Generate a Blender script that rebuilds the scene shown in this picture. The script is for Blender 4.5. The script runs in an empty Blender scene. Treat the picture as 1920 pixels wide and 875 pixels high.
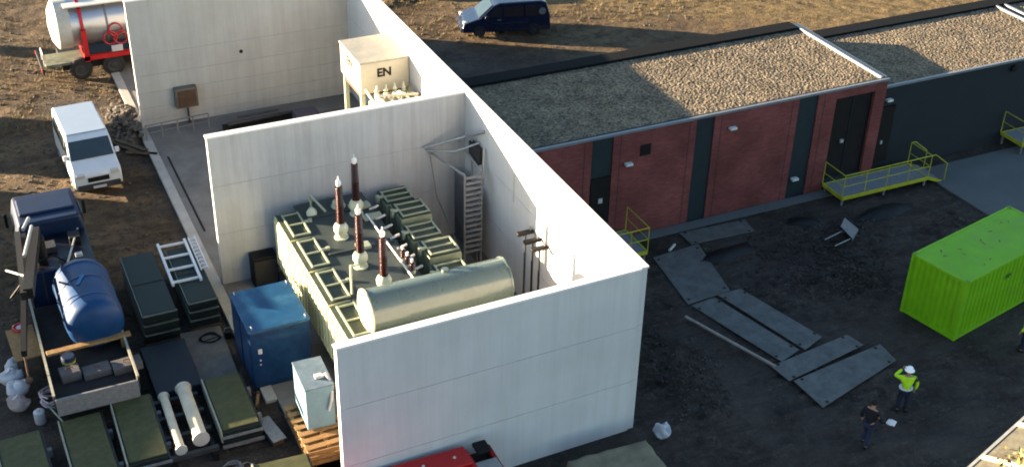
import bpy, bmesh, math, random
from mathutils import Vector, Matrix
R = math.radians
random.seed(7)
S = bpy.context.scene
COL = S.collection

# ------------------------------------------------------------------ camera
F, YAW, PITCH, ROLL = 2366.7, 0.45276, 0.5524, 0.02576
cam = bpy.data.objects.new('camera', bpy.data.cameras.new('camera'))
COL.objects.link(cam); S.camera = cam
fw = Vector((math.sin(YAW)*math.cos(PITCH), math.cos(YAW)*math.cos(PITCH), -math.sin(PITCH)))
rt = Vector((math.cos(YAW), -math.sin(YAW), 0)); up = rt.cross(fw)
r2 = rt*math.cos(ROLL)+up*math.sin(ROLL); u2 = -rt*math.sin(ROLL)+up*math.cos(ROLL)
m = Matrix((r2, u2, -fw)).transposed().to_4x4()
m.translation = Vector((-17.918, -27.346, 27.42))
cam.matrix_world = m
cam.data.sensor_fit = 'HORIZONTAL'; cam.data.sensor_width = 36
cam.data.lens = 36*F/1920
cam.data.clip_start = .5; cam.data.clip_end = 3000
S.render.resolution_x = 1024; S.render.resolution_y = 466

# ------------------------------------------------------------------ light
LD = Vector((5.77, -3.70, -1.0)).normalized()          # direction the sunlight travels
EL = math.asin(-LD.z)
W = bpy.data.worlds.new('World'); S.world = W; W.use_nodes = True
nt = W.node_tree; bg = nt.nodes['Background']
sky = nt.nodes.new('ShaderNodeTexSky'); sky.sky_type = 'NISHITA'; sky.sun_disc = False
sky.sun_elevation = EL; sky.sun_rotation = math.atan2(-LD.x, -LD.y)
sky.dust_density = .6; sky.ozone_density = 1.5
nt.links.new(sky.outputs[0], bg.inputs[0]); bg.inputs[1].default_value = .05
sun = bpy.data.objects.new('sun', bpy.data.lights.new('sun', 'SUN')); COL.objects.link(sun)
sun.data.energy = 5.0; sun.data.angle = R(.5); sun.data.color = (1, .77, .50)
sun.rotation_euler = LD.to_track_quat('-Z', 'Y').to_euler()
S.cycles.filter_width = 1.9
S.view_settings.view_transform = 'Standard'; S.view_settings.look = 'None'
S.view_settings.exposure = 3.5; S.view_settings.gamma = 1
S.view_settings.use_curve_mapping = False

# ------------------------------------------------------------------ materials
_M = {}
def mat(name, col, rough=.7, metal=0, var=.25, scale=3.0, bump=0.0, bscale=40, streak=0.0, dirt=None, dirt_amt=0.0, coat=0, spec=None):
    if name in _M: return _M[name]
    m = bpy.data.materials.new(name); m.use_nodes = True; _M[name] = m
    t = m.node_tree; b = t.nodes['Principled BSDF']; N = t.nodes.new; L = t.links.new
    tc = N('ShaderNodeTexCoord'); src = tc.outputs['Object']
    n1 = N('ShaderNodeTexNoise'); n1.inputs['Scale'].default_value = scale; n1.inputs['Detail'].default_value = 8; n1.inputs['Roughness'].default_value = .65
    L(src, n1.inputs['Vector'])
    r = N('ShaderNodeMapRange'); r.inputs[1].default_value = .3; r.inputs[2].default_value = .7
    r.inputs[3].default_value = 1-var; r.inputs[4].default_value = 1+var*.6
    L(n1.outputs[0], r.inputs[0])
    mul = N('ShaderNodeVectorMath'); mul.operation = 'SCALE'; mul.inputs[0].default_value = col
    L(r.outputs[0], mul.inputs['Scale'])
    out = mul.outputs[0]
    if streak:
        mp = N('ShaderNodeMapping'); mp.inputs['Scale'].default_value = (2.6, 2.6, .12); L(src, mp.inputs[0])
        n2 = N('ShaderNodeTexNoise'); n2.inputs['Scale'].default_value = 1.6; n2.inputs['Detail'].default_value = 6; n2.inputs['Roughness'].default_value = .7
        L(mp.outputs[0], n2.inputs['Vector'])
        r2_ = N('ShaderNodeMapRange'); r2_.inputs[1].default_value = .42; r2_.inputs[2].default_value = .75
        r2_.inputs[3].default_value = 0; r2_.inputs[4].default_value = streak; L(n2.outputs[0], r2_.inputs[0])
        mx = N('ShaderNodeMix'); mx.data_type = 'RGBA'; L(r2_.outputs[0], mx.inputs[0]); L(out, mx.inputs[6])
        mx.inputs[7].default_value = (col[0]*.55, col[1]*.52, col[2]*.45, 1); out = mx.outputs[2]
    if dirt:
        n3 = N('ShaderNodeTexNoise'); n3.inputs['Scale'].default_value = scale*.6; n3.inputs['Detail'].default_value = 10; n3.inputs['Roughness'].default_value = .72
        mp3 = N('ShaderNodeMapping'); mp3.inputs['Location'].default_value = (13, 5, 2); L(src, mp3.inputs[0]); L(mp3.outputs[0], n3.inputs['Vector'])
        r3 = N('ShaderNodeMapRange'); r3.inputs[1].default_value = .5; r3.inputs[2].default_value = .62; r3.inputs[4].default_value = dirt_amt
        L(n3.outputs[0], r3.inputs[0])
        mx = N('ShaderNodeMix'); mx.data_type = 'RGBA'; L(r3.outputs[0], mx.inputs[0]); L(out, mx.inputs[6]); mx.inputs[7].default_value = (*dirt, 1); out = mx.outputs[2]
    L(out, b.inputs['Base Color'])
    rr = N('ShaderNodeMapRange'); rr.inputs[3].default_value = max(0, rough-.12); rr.inputs[4].default_value = min(1, rough+.12); L(n1.outputs[0], rr.inputs[0])
    L(rr.outputs[0], b.inputs['Roughness'])
    b.inputs['Metallic'].default_value = metal
    b.inputs['Coat Weight'].default_value = coat; b.inputs['Coat Roughness'].default_value = .08
    b.inputs['Specular IOR Level'].default_value = spec if spec is not None else .25
    if bump:
        nb = N('ShaderNodeTexNoise'); nb.inputs['Scale'].default_value = bscale; nb.inputs['Detail'].default_value = 6; L(src, nb.inputs['Vector'])
        bp = N('ShaderNodeBump'); bp.inputs['Strength'].default_value = min(1, bump); bp.inputs['Distance'].default_value = .02*max(1, bump); L(nb.outputs[0], bp.inputs['Height']); L(bp.outputs[0], b.inputs['Normal'])
    return m

white_wall = mat('white_wall', (.475,.475,.485), .75, var=.10, scale=.45, streak=.24, bump=.15, bscale=25, dirt=(.42,.40,.36), dirt_amt=.12)
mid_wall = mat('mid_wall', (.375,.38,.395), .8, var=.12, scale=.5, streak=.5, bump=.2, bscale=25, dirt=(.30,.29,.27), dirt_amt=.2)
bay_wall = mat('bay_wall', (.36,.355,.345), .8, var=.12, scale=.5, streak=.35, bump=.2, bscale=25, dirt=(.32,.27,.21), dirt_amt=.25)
cap_white = mat('cap_white', (.62,.62,.62), .45, var=.05)
joint_grey = mat('joint_grey', (.30,.30,.29), .9, var=.2)
concrete = mat('concrete', (.14,.135,.13), .85, var=.25, scale=.8, bump=.3, dirt=(.10,.085,.07), dirt_amt=.5)
pad_conc = mat('pad_concrete', (.085,.092,.095), .9, var=.15, scale=.7, bump=.3, dirt=(.08,.075,.07), dirt_amt=.5)
kerb_m = mat('kerb_concrete', (.30,.29,.27), .85, var=.2, scale=2)
black = mat('black_steel', (.005,.005,.006), .6, var=.3, spec=.2)
dark_grey = mat('dark_grey_steel', (.028,.029,.031), .55, var=.3)
rubber = mat('rubber', (.018,.018,.018), .85, var=.3)
galv = mat('galvanised_steel', (.30,.31,.32), .45, metal=.6, var=.2, scale=8)
galv_dull = mat('galvanised_dull', (.16,.16,.17), .6, metal=.3, var=.3, scale=8)
tr_cream = mat('transformer_cream', (.52,.51,.33), .5, var=.12, scale=2, streak=.3)
tr_frame = mat('transformer_frame', (.42,.45,.34), .5, var=.2, scale=4)
tr_top = mat('transformer_top', (.030,.042,.044), .55, var=.3, scale=1.5, dirt=(.040,.050,.050), dirt_amt=.4)
tr_fin = mat('transformer_fin', (.035,.048,.036), .55, var=.3, scale=3)
tr_tank = mat('transformer_drum', (.072,.100,.092), .28, var=.08, scale=1.2, coat=.5, spec=.5)
porcelain = mat('brown_porcelain', (.026,.006,.004), .3, var=.2, coat=.5)
pale_metal = mat('pale_metal', (.42,.42,.41), .4, metal=.3, var=.1)
cream = mat('cream_paint', (.38,.365,.30), .55, var=.12, scale=1.5, dirt=(.40,.34,.22), dirt_amt=.25)
cream_top = mat('cream_sheet_top', (.22,.22,.20), .6, var=.15, scale=1.5, dirt=(.50,.40,.25), dirt_amt=.35)
brick = None
dark_brick = mat('dark_cladding', (.011,.015,.021), .8, var=.2, scale=.8, bump=.2)
slate = mat('slate_cladding', (.010,.018,.024), .7, var=.25)
trim = mat('aluminium_trim', (.17,.185,.21), .45, metal=.4, var=.12)
roof_felt = mat('roof_felt', (.016,.018,.022), .85, var=.25)
black_felt = mat('black_felt', (.004,.005,.007), .9, var=.3, spec=.1)
door_m = mat('door_black', (.008,.007,.008), .45, var=.3)
yellow = mat('safety_yellow', (.32,.31,.02), .5, var=.2, scale=3, dirt=(.25,.24,.05), dirt_amt=.3)
grating = mat('grating_steel', (.20,.21,.23), .55, metal=.3, var=.3, scale=10)
steel_plate = mat('road_plate', (.098,.100,.098), .6, metal=.2, var=.35, scale=2, bump=.3, bscale=12, dirt=(.05,.05,.048), dirt_amt=.5)
green_c = mat('container_green', (.13,.33,.003), .55, var=.14, scale=1.6, streak=.25, dirt=(.10,.24,.012), dirt_amt=.45)
green_top = mat('container_roof_green', (.115,.30,.009), .6, var=.16, scale=1.0, dirt=(.115,.24,.04), dirt_amt=.5)
blue_paint = mat('blue_cabinet_paint', (.0025,.020,.068), .40, var=.2, scale=2, coat=.2, dirt=(.008,.05,.12), dirt_amt=.4)
blue_truck = mat('blue_truck_paint', (.001,.011,.042), .55, var=.3, scale=2, dirt=(.006,.008,.016), dirt_amt=.6)
blue_tank = mat('blue_plastic', (.002,.030,.10), .45, var=.3, scale=1.6)
lt_blue = mat('pale_blue_paint', (.12,.21,.27), .55, var=.18, scale=2, dirt=(.17,.22,.24), dirt_amt=.3)
wood = mat('raw_wood', (.22,.13,.055), .8, var=.35, scale=6, bump=.3)
wood_old = mat('weathered_wood', (.055,.042,.030), .85, var=.4, scale=5, bump=.3)
crate_dark = mat('dark_green_paint', (.005,.010,.010), .55, var=.25)
olive = mat('olive_sheet', (.042,.047,.018), .7, var=.3, scale=4, dirt=(.065,.06,.03), dirt_amt=.5)
rail_lit_edge = mat('rail_and_lit_edge', (.22,.22,.18), .6, var=.2, scale=6)
white_paint = mat('white_vehicle_paint', (.45,.47,.50), .35, var=.05, coat=.5, dirt=(.5,.45,.38), dirt_amt=.12)
roof_shade = mat('vehicle_roof_shade', (.20,.25,.32), .35, var=.06, coat=.4)  # shade on the white van's roof, put in as blue grey
navy_paint = mat('navy_vehicle_paint', (.006,.010,.028), .28, var=.2, coat=.7)
glass = mat('dark_glass', (.010,.016,.018), .08, var=.2, spec=.8)
red_paint = mat('red_paint', (.36,.006,.010), .40, var=.15, scale=2, coat=.3)
silver = mat('tank_aluminium', (.36,.38,.42), .32, metal=.75, var=.10, scale=1.2)
white_pl = mat('white_plastic', (.36,.36,.39), .5, var=.10, scale=5, bump=.3, bscale=10)
pipe_cream = mat('pipe_cream', (.42,.38,.30), .5, var=.18, scale=3)
tan = mat('tan_tarpaulin', (.17,.145,.10), .8, var=.3, scale=1.6, bump=.5, bscale=4, dirt=(.23,.19,.13), dirt_amt=.4)
hiviz = mat('hi_vis_cloth', (.36,.60,.015), .7, var=.1)
skin_m = mat('skin', (.28,.15,.10), .6, var=.05)
navy_cloth = mat('navy_cloth', (.010,.013,.030), .9, var=.2)
black_cloth = mat('black_cloth', (.008,.008,.013), .9, var=.2)
jean = mat('denim_cloth', (.016,.022,.050), .9, var=.2)
helmet_m = mat('white_helmet', (.8,.8,.8), .3, var=.02)
paper_m = mat('white_paper', (.6,.6,.62), .7, var=.05)
letter_m = mat('black_lettering', (.006,.005,.004), .6, var=.1)
lamp_m = mat('lamp_housing', (.45,.45,.44), .4, var=.05)
rust = mat('rusty_brown', (.08,.045,.03), .8, var=.4, scale=3)
cage_m = mat('brown_grey_mesh', (.11,.10,.085), .8, var=.3, scale=6)

# red brick with courses
def brick_mat():
    m = bpy.data.materials.new('red_brick'); m.use_nodes = True; t = m.node_tree; b = t.nodes['Principled BSDF']; N = t.nodes.new; L = t.links.new
    tc = N('ShaderNodeTexCoord'); sp = N('ShaderNodeSeparateXYZ'); L(tc.outputs['Object'], sp.inputs[0])
    cb = N('ShaderNodeCombineXYZ'); ad = N('ShaderNodeMath'); L(sp.outputs[0], ad.inputs[0]); L(sp.outputs[1], ad.inputs[1]); L(ad.outputs[0], cb.inputs[0]); L(sp.outputs[2], cb.inputs[1])
    bt = N('ShaderNodeTexBrick'); bt.inputs['Scale'].default_value = 1; bt.inputs['Brick Width'].default_value = .24; bt.inputs['Row Height'].default_value = .08
    bt.inputs['Mortar Size'].default_value = .008; bt.inputs['Color1'].default_value = (.165,.048,.044,1); bt.inputs['Color2'].default_value = (.125,.035,.033,1); bt.inputs['Mortar'].default_value = (.11,.04,.04,1)
    L(cb.outputs[0], bt.inputs['Vector'])
    n = N('ShaderNodeTexNoise'); n.inputs['Scale'].default_value = .7; n.inputs['Detail'].default_value = 8; L(tc.outputs['Object'], n.inputs['Vector'])
    r = N('ShaderNodeMapRange'); r.inputs[1].default_value = .3; r.inputs[2].default_value = .7; r.inputs[3].default_value = .72; r.inputs[4].default_value = 1.25; L(n.outputs[0], r.inputs[0])
    s = N('ShaderNodeVectorMath'); s.operation = 'SCALE'; L(bt.outputs[0], s.inputs[0]); L(r.outputs[0], s.inputs['Scale']); L(s.outputs[0], b.inputs['Base Color'])
    bp = N('ShaderNodeBump'); bp.inputs['Strength'].default_value = .5; bp.inputs['Distance'].default_value = .01; bp.invert = True; L(bt.outputs['Fac'], bp.inputs['Height']); L(bp.outputs[0], b.inputs['Normal'])
    b.inputs['Roughness'].default_value = .9; b.inputs['Specular IOR Level'].default_value = .15
    return m
brick = brick_mat()

def ramp_mix(t, fac, a, b):
    mx = t.nodes.new('ShaderNodeMix'); mx.data_type = 'RGBA'; t.links.new(fac, mx.inputs[0])
    for i, c in ((6, a), (7, b)):
        if isinstance(c, tuple): mx.inputs[i].default_value = (*c, 1)
        else: t.links.new(c, mx.inputs[i])
    return mx.outputs[2]

def gravel_mat():
    m = bpy.data.materials.new('roof_gravel'); m.use_nodes = True; t = m.node_tree; b = t.nodes['Principled BSDF']; N = t.nodes.new; L = t.links.new
    tc = N('ShaderNodeTexCoord')
    v = N('ShaderNodeTexVoronoi'); v.inputs['Scale'].default_value = 13; L(tc.outputs['Object'], v.inputs['Vector'])
    sp = N('ShaderNodeSeparateColor'); L(v.outputs['Color'], sp.inputs[0])
    c = ramp_mix(t, sp.outputs[0], (.045,.040,.036), (.20,.158,.105))
    n = N('ShaderNodeTexNoise'); n.inputs['Scale'].default_value = 1.1; n.inputs['Detail'].default_value = 8; L(tc.outputs['Object'], n.inputs['Vector'])
    r = N('ShaderNodeMapRange'); r.inputs[1].default_value = .3; r.inputs[2].default_value = .7; r.inputs[3].default_value = .7; r.inputs[4].default_value = 1.15; L(n.outputs[0], r.inputs[0])
    s = N('ShaderNodeVectorMath'); s.operation = 'SCALE'; L(c, s.inputs[0]); L(r.outputs[0], s.inputs['Scale']); L(s.outputs[0], b.inputs['Base Color'])
    b.inputs['Roughness'].default_value = .95; b.inputs['Specular IOR Level'].default_value = .1
    bp = N('ShaderNodeBump'); bp.inputs['Strength'].default_value = .55; bp.inputs['Distance'].default_value = .02; bp.invert = True; L(v.outputs['Distance'], bp.inputs['Height']); L(bp.outputs[0], b.inputs['Normal'])
    return m
gravel = gravel_mat()

def ground_mat():
    m = bpy.data.materials.new('ground_earth'); m.use_nodes = True; t = m.node_tree; b = t.nodes['Principled BSDF']; N = t.nodes.new; L = t.links.new
    tc = N('ShaderNodeTexCoord'); P = tc.outputs['Object']
    def noise(sc, det=8, ro=.65, loc=(0,0,0), scl=(1,1,1)):
        mp = N('ShaderNodeMapping'); mp.inputs['Location'].default_value = loc; mp.inputs['Scale'].default_value = scl; L(P, mp.inputs[0])
        n = N('ShaderNodeTexNoise'); n.inputs['Scale'].default_value = sc; n.inputs['Detail'].default_value = det; n.inputs['Roughness'].default_value = ro; L(mp.outputs[0], n.inputs['Vector']); return n.outputs[0]
    def rng(v, a, b_, c=0., d=1.):
        r = N('ShaderNodeMapRange'); r.inputs[1].default_value = a; r.inputs[2].default_value = b_; r.inputs[3].default_value = c; r.inputs[4].default_value = d; L(v, r.inputs[0]); return r.outputs[0]
    def math_(op, a, b_):
        q = N('ShaderNodeMath'); q.operation = op
        for i, x in ((0, a), (1, b_)):
            if isinstance(x, (int, float)): q.inputs[i].default_value = x
            else: L(x, q.inputs[i])
        return q.outputs[0]
    sp = N('ShaderNodeSeparateXYZ'); L(P, sp.inputs[0]); X, Y = sp.outputs[0], sp.outputs[1]
    mud = ramp_mix(t, rng(noise(.35), .35, .65), (.016,.013,.0115), (.056,.046,.040))
    mud = ramp_mix(t, rng(noise(2.6, 12, .9), .52, .64, 0, .85), mud, (.105,.088,.074))
    msk = rng(noise(.22, 4, .6, (31,2,0)), .42, .58, .15, 1)
    mud = ramp_mix(t, math_('MULTIPLY', msk, rng(noise(1.3, 14, .85, (4,9,0)), .47, .56, 0, .95)), mud, (.007,.0065,.0065))
    mud = ramp_mix(t, math_('MULTIPLY', msk, rng(noise(2.3, 14, .9, (24,9,0)), .53, .60, 0, .9)), mud, (.12,.10,.085))
    mud = ramp_mix(t, rng(noise(.28, 5, .6, (14,2,0)), .45, .6, 0, .55), mud, (.058,.048,.043))
    mud = ramp_mix(t, rng(noise(1.6, 10, .75, (2,19,0), (.25,1.6,1)), .52, .62, 0, .5), mud, (.012,.011,.012))
    # tan sandy earth left of the bays and in the field behind
    sand = ramp_mix(t, rng(noise(.5, 10, .7, (3,1,0), (.4,1.5,1)), .35, .65), (.040,.027,.017), (.115,.080,.046))
    sand = ramp_mix(t, rng(noise(2.2, 10, .8, (9,3,0)), .47, .6, 0, .8), sand, (.020,.014,.010))
    grass = ramp_mix(t, rng(noise(1.5, 10, .8, (1,7,0)), .4, .62), (.040,.029,.014), (.165,.118,.058))
    # masks
    wob = math_('MULTIPLY', math_('SUBTRACT', noise(.35, 6, .6, (5,5,0)), .5), 5)
    lx = rng(math_('ADD', X, wob), -11.5, -10.2, 1, 0)
    ly = rng(math_('ADD', Y, wob), 12, 17, 0, 1)
    left = math_('MULTIPLY', lx, ly)
    w2_ = math_('MULTIPLY', math_('SUBTRACT', noise(.9, 8, .7, (8,2,0)), .5), 4)
    q1 = rng(math_('ADD', X, w2_), -14.9, -14.2, 0, 1); q2 = rng(math_('ADD', Y, w2_), 32.2, 33.2, 1, 0); q3 = rng(math_('ADD', Y, w2_), 23.6, 24.4, 0, 1)
    left = math_('MULTIPLY', left, math_('SUBTRACT', 1, math_('MULTIPLY', math_('MULTIPLY', q1, math_('MULTIPLY', q2, q3)), .8)))
    s = math_('ADD', math_('MULTIPLY', X, .54), math_('MULTIPLY', Y, .842))
    far = rng(math_('ADD', s, wob), 29.5, 31, 0, 1)  # tan starts along the wall's shadow edge; sunlit strips put into the colour
    fgr = rng(math_('ADD', s, wob), 35, 38, 0, 1)
    c = ramp_mix(t, left, mud, sand); c = ramp_mix(t, far, c, sand); c = ramp_mix(t, fgr, c, grass)
    L(c, b.inputs['Base Color'])
    L(rng(noise(.8, 6, .7, (2,2,0)), .35, .65, .62, .95), b.inputs['Roughness']); b.inputs['Specular IOR Level'].default_value = .12
    h = math_('ADD', math_('MULTIPLY', noise(1.8, 10, .7), 1.0), math_('MULTIPLY', noise(9, 8, .7), .35))
    bp = N('ShaderNodeBump'); bp.inputs['Strength'].default_value = .8; bp.inputs['Distance'].default_value = .30; L(h, bp.inputs['Height']); L(bp.outputs[0], b.inputs['Normal'])
    return m
ground_m = ground_mat()

# ------------------------------------------------------------------ mesh builder
class MB:
    def __init__(s): s.v = []; s.f = []
    def box(s, x0, y0, z0, x1, y1, z1, rz=0, c=None):
        i = len(s.v); pts = [(x,y,z) for z in (z0,z1) for x,y in ((x0,y0),(x1,y0),(x1,y1),(x0,y1))]
        if rz:
            cx, cy = c or ((x0+x1)/2, (y0+y1)/2); ca, sa = math.cos(rz), math.sin(rz)
            pts = [(cx+(x-cx)*ca-(y-cy)*sa, cy+(x-cx)*sa+(y-cy)*ca, z) for x,y,z in pts]
        s.v += pts; s.f += [(i,i+3,i+2,i+1),(i+4,i+5,i+6,i+7),(i,i+1,i+5,i+4),(i+1,i+2,i+6,i+5),(i+2,i+3,i+7,i+6),(i+3,i,i+4,i+7)]; return s
    def poly(s, pts, z0, z1):      # vertical prism
        i = len(s.v); n = len(pts); s.v += [(x,y,z0) for x,y in pts]+[(x,y,z1) for x,y in pts]
        s.f += [tuple(range(i+n-1, i-1, -1)), tuple(range(i+n, i+2*n))]
        s.f += [(i+k, i+(k+1)%n, i+n+(k+1)%n, i+n+k) for k in range(n)]; return s
    def prof(s, pts, y0, y1):      # x-z profile extruded along y
        i = len(s.v); n = len(pts); s.v += [(x,y0,z) for x,z in pts]+[(x,y1,z) for x,z in pts]
        s.f += [tuple(range(i, i+n)), tuple(range(i+2*n-1, i+n-1, -1))]
        s.f += [(i+(k+1)%n, i+k, i+n+k, i+n+(k+1)%n) for k in range(n)]; return s
    def cyl(s, a, b, r, r1=None, n=16, caps=True):
        a = Vector(a); b = Vector(b); r1 = r if r1 is None else r1; d = (b-a).normalized()
        q = Vector((0,0,1)) if abs(d.z) < .9 else Vector((1,0,0)); u = d.cross(q).normalized(); w = d.cross(u)
        i = len(s.v)
        for p, rad in ((a,r),(b,r1)):
            for k in range(n):
                t = 2*math.pi*k/n; s.v.append(tuple(p+(u*math.cos(t)+w*math.sin(t))*rad))
        s.f += [(i+k, i+n+k, i+n+(k+1)%n, i+(k+1)%n) for k in range(n)]
        if caps: s.f += [tuple(range(i, i+n)), tuple(range(i+2*n-1, i+n-1, -1))]
        return s
    def lathe(s, base, prof, n=20, axis='z'):   # prof: list (r, h)
        i = len(s.v); B = Vector(base)
        for r_, h in prof:
            for k in range(n):
                t = 2*math.pi*k/n; c_, s_ = r_*math.cos(t), r_*math.sin(t)
                s.v.append(tuple(B+{'z': Vector((c_,s_,h)), 'x': Vector((h,c_,s_)), 'y': Vector((s_,h,c_))}[axis]))
        for j in range(len(prof)-1):
            s.f += [(i+j*n+k, i+j*n+(k+1)%n, i+(j+1)*n+(k+1)%n, i+(j+1)*n+k) for k in range(n)]
        s.f += [tuple(range(i+n-1, i-1, -1)), tuple(range(i+(len(prof)-1)*n, i+len(prof)*n))]; return s
    def path(s, pts, r, n=8):
        for a, b in zip(pts, pts[1:]): s.cyl(a, b, r, n=n)
        for p in pts[1:-1]: s.ball(p, r*1.02, 6, n)
        return s
    def ball(s, c, r, nv=8, nu=12, sc=(1,1,1)):
        i = len(s.v)
        for j in range(1, nv):
            ph = math.pi*j/nv
            for k in range(nu):
                t = 2*math.pi*k/nu; s.v.append((c[0]+sc[0]*r*math.sin(ph)*math.cos(t), c[1]+sc[1]*r*math.sin(ph)*math.sin(t), c[2]+sc[2]*r*math.cos(ph)))
        a = len(s.v); s.v.append((c[0],c[1],c[2]+r*sc[2])); s.v.append((c[0],c[1],c[2]-r*sc[2]))
        for j in range(nv-2):
            s.f += [(i+j*nu+k, i+(j+1)*nu+k, i+(j+1)*nu+(k+1)%nu, i+j*nu+(k+1)%nu) for k in range(nu)]
        s.f += [(a, i+k, i+(k+1)%nu) for k in range(nu)]; l = i+(nv-2)*nu
        s.f += [(a+1, l+(k+1)%nu, l+k) for k in range(nu)]; return s
    def quad(s, *p):
        i = len(s.v); s.v += [tuple(q) for q in p]; s.f.append(tuple(range(i, i+len(p)))); return s
    def slabq(s, p, n, th):        # quad with thickness along n
        n = Vector(n)*th; a = [Vector(q) for q in p]; b = [q+n for q in a]; i = len(s.v)
        s.v += [tuple(q) for q in a+b]; k = len(a)
        s.f += [tuple(range(i+k-1, i-1, -1)), tuple(range(i+k, i+2*k))]+[(i+j, i+(j+1)%k, i+k+(j+1)%k, i+k+j) for j in range(k)]; return s
    def build(s, name, m, parent=None, bevel=0, smooth=None, loc=None, rot=None, segs=2):
        me = bpy.data.meshes.new(name); me.from_pydata(s.v, [], s.f)
        bm = bmesh.new(); bm.from_mesh(me); bmesh.ops.recalc_face_normals(bm, faces=bm.faces); bm.to_mesh(me); bm.free()
        me.materials.append(m); o = bpy.data.objects.new(name, me); COL.objects.link(o)
        if parent: o.parent = parent
        if loc: o.location = loc
        if rot: o.rotation_euler = rot
        if smooth:
            for p in me.polygons: p.use_smooth = True
            me.set_sharp_from_angle(angle=R(smooth))
        if bevel:
            b = o.modifiers.new('bevel', 'BEVEL'); b.width = bevel; b.segments = segs; b.limit_method = 'ANGLE'; b.angle_limit = R(40)
            b.harden_normals = False
        return o

def tag(o, label=None, cat=None, group=None, kind=None):
    if label: o['label'] = label
    if cat: o['category'] = cat
    if group: o['group'] = group
    if kind: o['kind'] = kind
    return o
def thing(name, loc, rz=0, label=None, cat=None, group=None):
    o = bpy.data.objects.new(name, None); COL.objects.link(o); o.location = loc; o.rotation_euler = (0,0,rz); o.empty_display_size = .2
    return tag(o, label, cat, group)
def kids(o): return [c for c in bpy.data.objects if c.parent == o]
def copy_tree(o, loc=None, rz=None, label=None, parent=None):
    c = o.copy(); COL.objects.link(c); c.parent = parent
    if loc is not None: c.location = loc
    if rz is not None: c.rotation_euler = (0,0,rz)
    if label: c['label'] = label
    for ch in kids(o): copy_tree(ch, parent=c)
    return c
def struct(o): o['kind'] = 'structure'; return o
def text(name, s, size, m, parent, loc, rot, offset=.0):
    cu = bpy.data.curves.new('t', 'FONT'); cu.body = s; cu.size = size; cu.extrude = .004; cu.offset = offset; cu.align_x = 'CENTER'; cu.align_y = 'CENTER'
    o = bpy.data.objects.new('t', cu); COL.objects.link(o)
    dg = bpy.context.evaluated_depsgraph_get(); me = bpy.data.meshes.new_from_object(o.evaluated_get(dg)); bpy.data.objects.remove(o)
    me.materials.clear(); me.materials.append(m)
    t = bpy.data.objects.new(name, me); COL.objects.link(t); t.parent = parent; t.location = loc; t.rotation_euler = rot; return t

# ------------------------------------------------------------------ ground
from mathutils import noise as NZ
def height(x, y):
    h = 0
    def bump(cx, cy, rx, ry, a):
        d = ((x-cx)/rx)**2+((y-cy)/ry)**2
        return a*math.exp(-d*1.5)
    if x > .3:
        rough = bump(3,2.3,2.6,3.4,1)+bump(12,4.6,4.5,2.6,1)+bump(13,7.6,3,1.2,.7)+bump(11,-7,8,2,.4)+.12
        n = NZ.fractal(Vector((x*.9,y*.9,0)), .7, 2.1, 5)
        h = rough*(.17*n+.04*NZ.noise(Vector((x*4,y*4,3))))+bump(2.9,1.6,1.5,2.6,.30)+bump(12.2,4.4,2.4,.9,.22)
    elif x < -10.7 and y > 10:
        n = NZ.fractal(Vector((x*.9,y*.9,5)), .7, 2.1, 5)
        h = .05*n + (bump(-10.9,28.6,1.0,2.4,.5)*(1+.8*n) if y > 22 else 0)
    for cx_, cy_, rr_ in ((2,-22,19.2),(2,-22,21.0),(2,-22,22.6)):
        if x > 5:
            dd = abs(math.hypot(x-cx_, y-cy_)-rr_+.5*NZ.noise(Vector((x*.3,y*.3,8))))
            h += -.09*math.exp(-(dd/.16)**2)+.05*math.exp(-((dd-.32)/.13)**2)
    if y > 38 and x > 4: h += .25*NZ.fractal(Vector((x*.5,y*.5,9)), .7, 2.1, 5)
    return h
def axis(lo, hi, fl, fh, step, far):
    a = []; v = lo
    while v < fl-1e-6: a.append(v); v += far
    v = fl
    while v < fh-1e-6: a.append(v); v += step
    v = fh
    while v <= hi: a.append(v); v += far
    return a
gx = axis(-600, 600, -24, 36, .22, 48); gy = axis(-600, 600, -12, 60, .22, 48)
gv = []; gf = []
for y in gy:
    for x in gx:
        ins = -23 < x < 35 and -11 < y < 59
        flat = (-10.9 < x < .3 and -.4 < y < 37) or (2 < x < 40 and 9.9 < y < 18)
        gv.append((x, y, height(x, y)*1.0 if ins and not flat else 0))
nx = len(gx)
for j in range(len(gy)-1):
    for i in range(nx-1):
        a = j*nx+i; gf.append((a, a+1, a+nx+1, a+nx))
g = MB(); g.v = gv; g.f = gf
struct(g.build('ground', ground_m, smooth=180))

# concrete floor of the bays with kerb and slot drain
f = MB(); f.box(-10.35,.0,-.3,0,36.4,.10); struct(f.build('bay_floor', concrete))
k = MB(); k.box(-10.75,6,-.3,-10.35,36.4,.13); struct(k.build('kerb', kerb_m, bevel=.02))
d = MB(); d.box(-10.08,17.6,.08,-9.99,24.6,.106); struct(d.build('drain_slot', black))
pdm = MB(); pdm.poly([(20.9,8.9),(21.0,6.0),(22.5,3.0),(40,3.0),(40,10.3),(21.4,10.3)], -.3, .06); struct(pdm.build('concrete_pad', pad_conc, bevel=.02))
st = MB(); st.box(1.2,10.0,-.2,18.3,10.5,.05); struct(st.build('building_apron', pad_conc))

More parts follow.
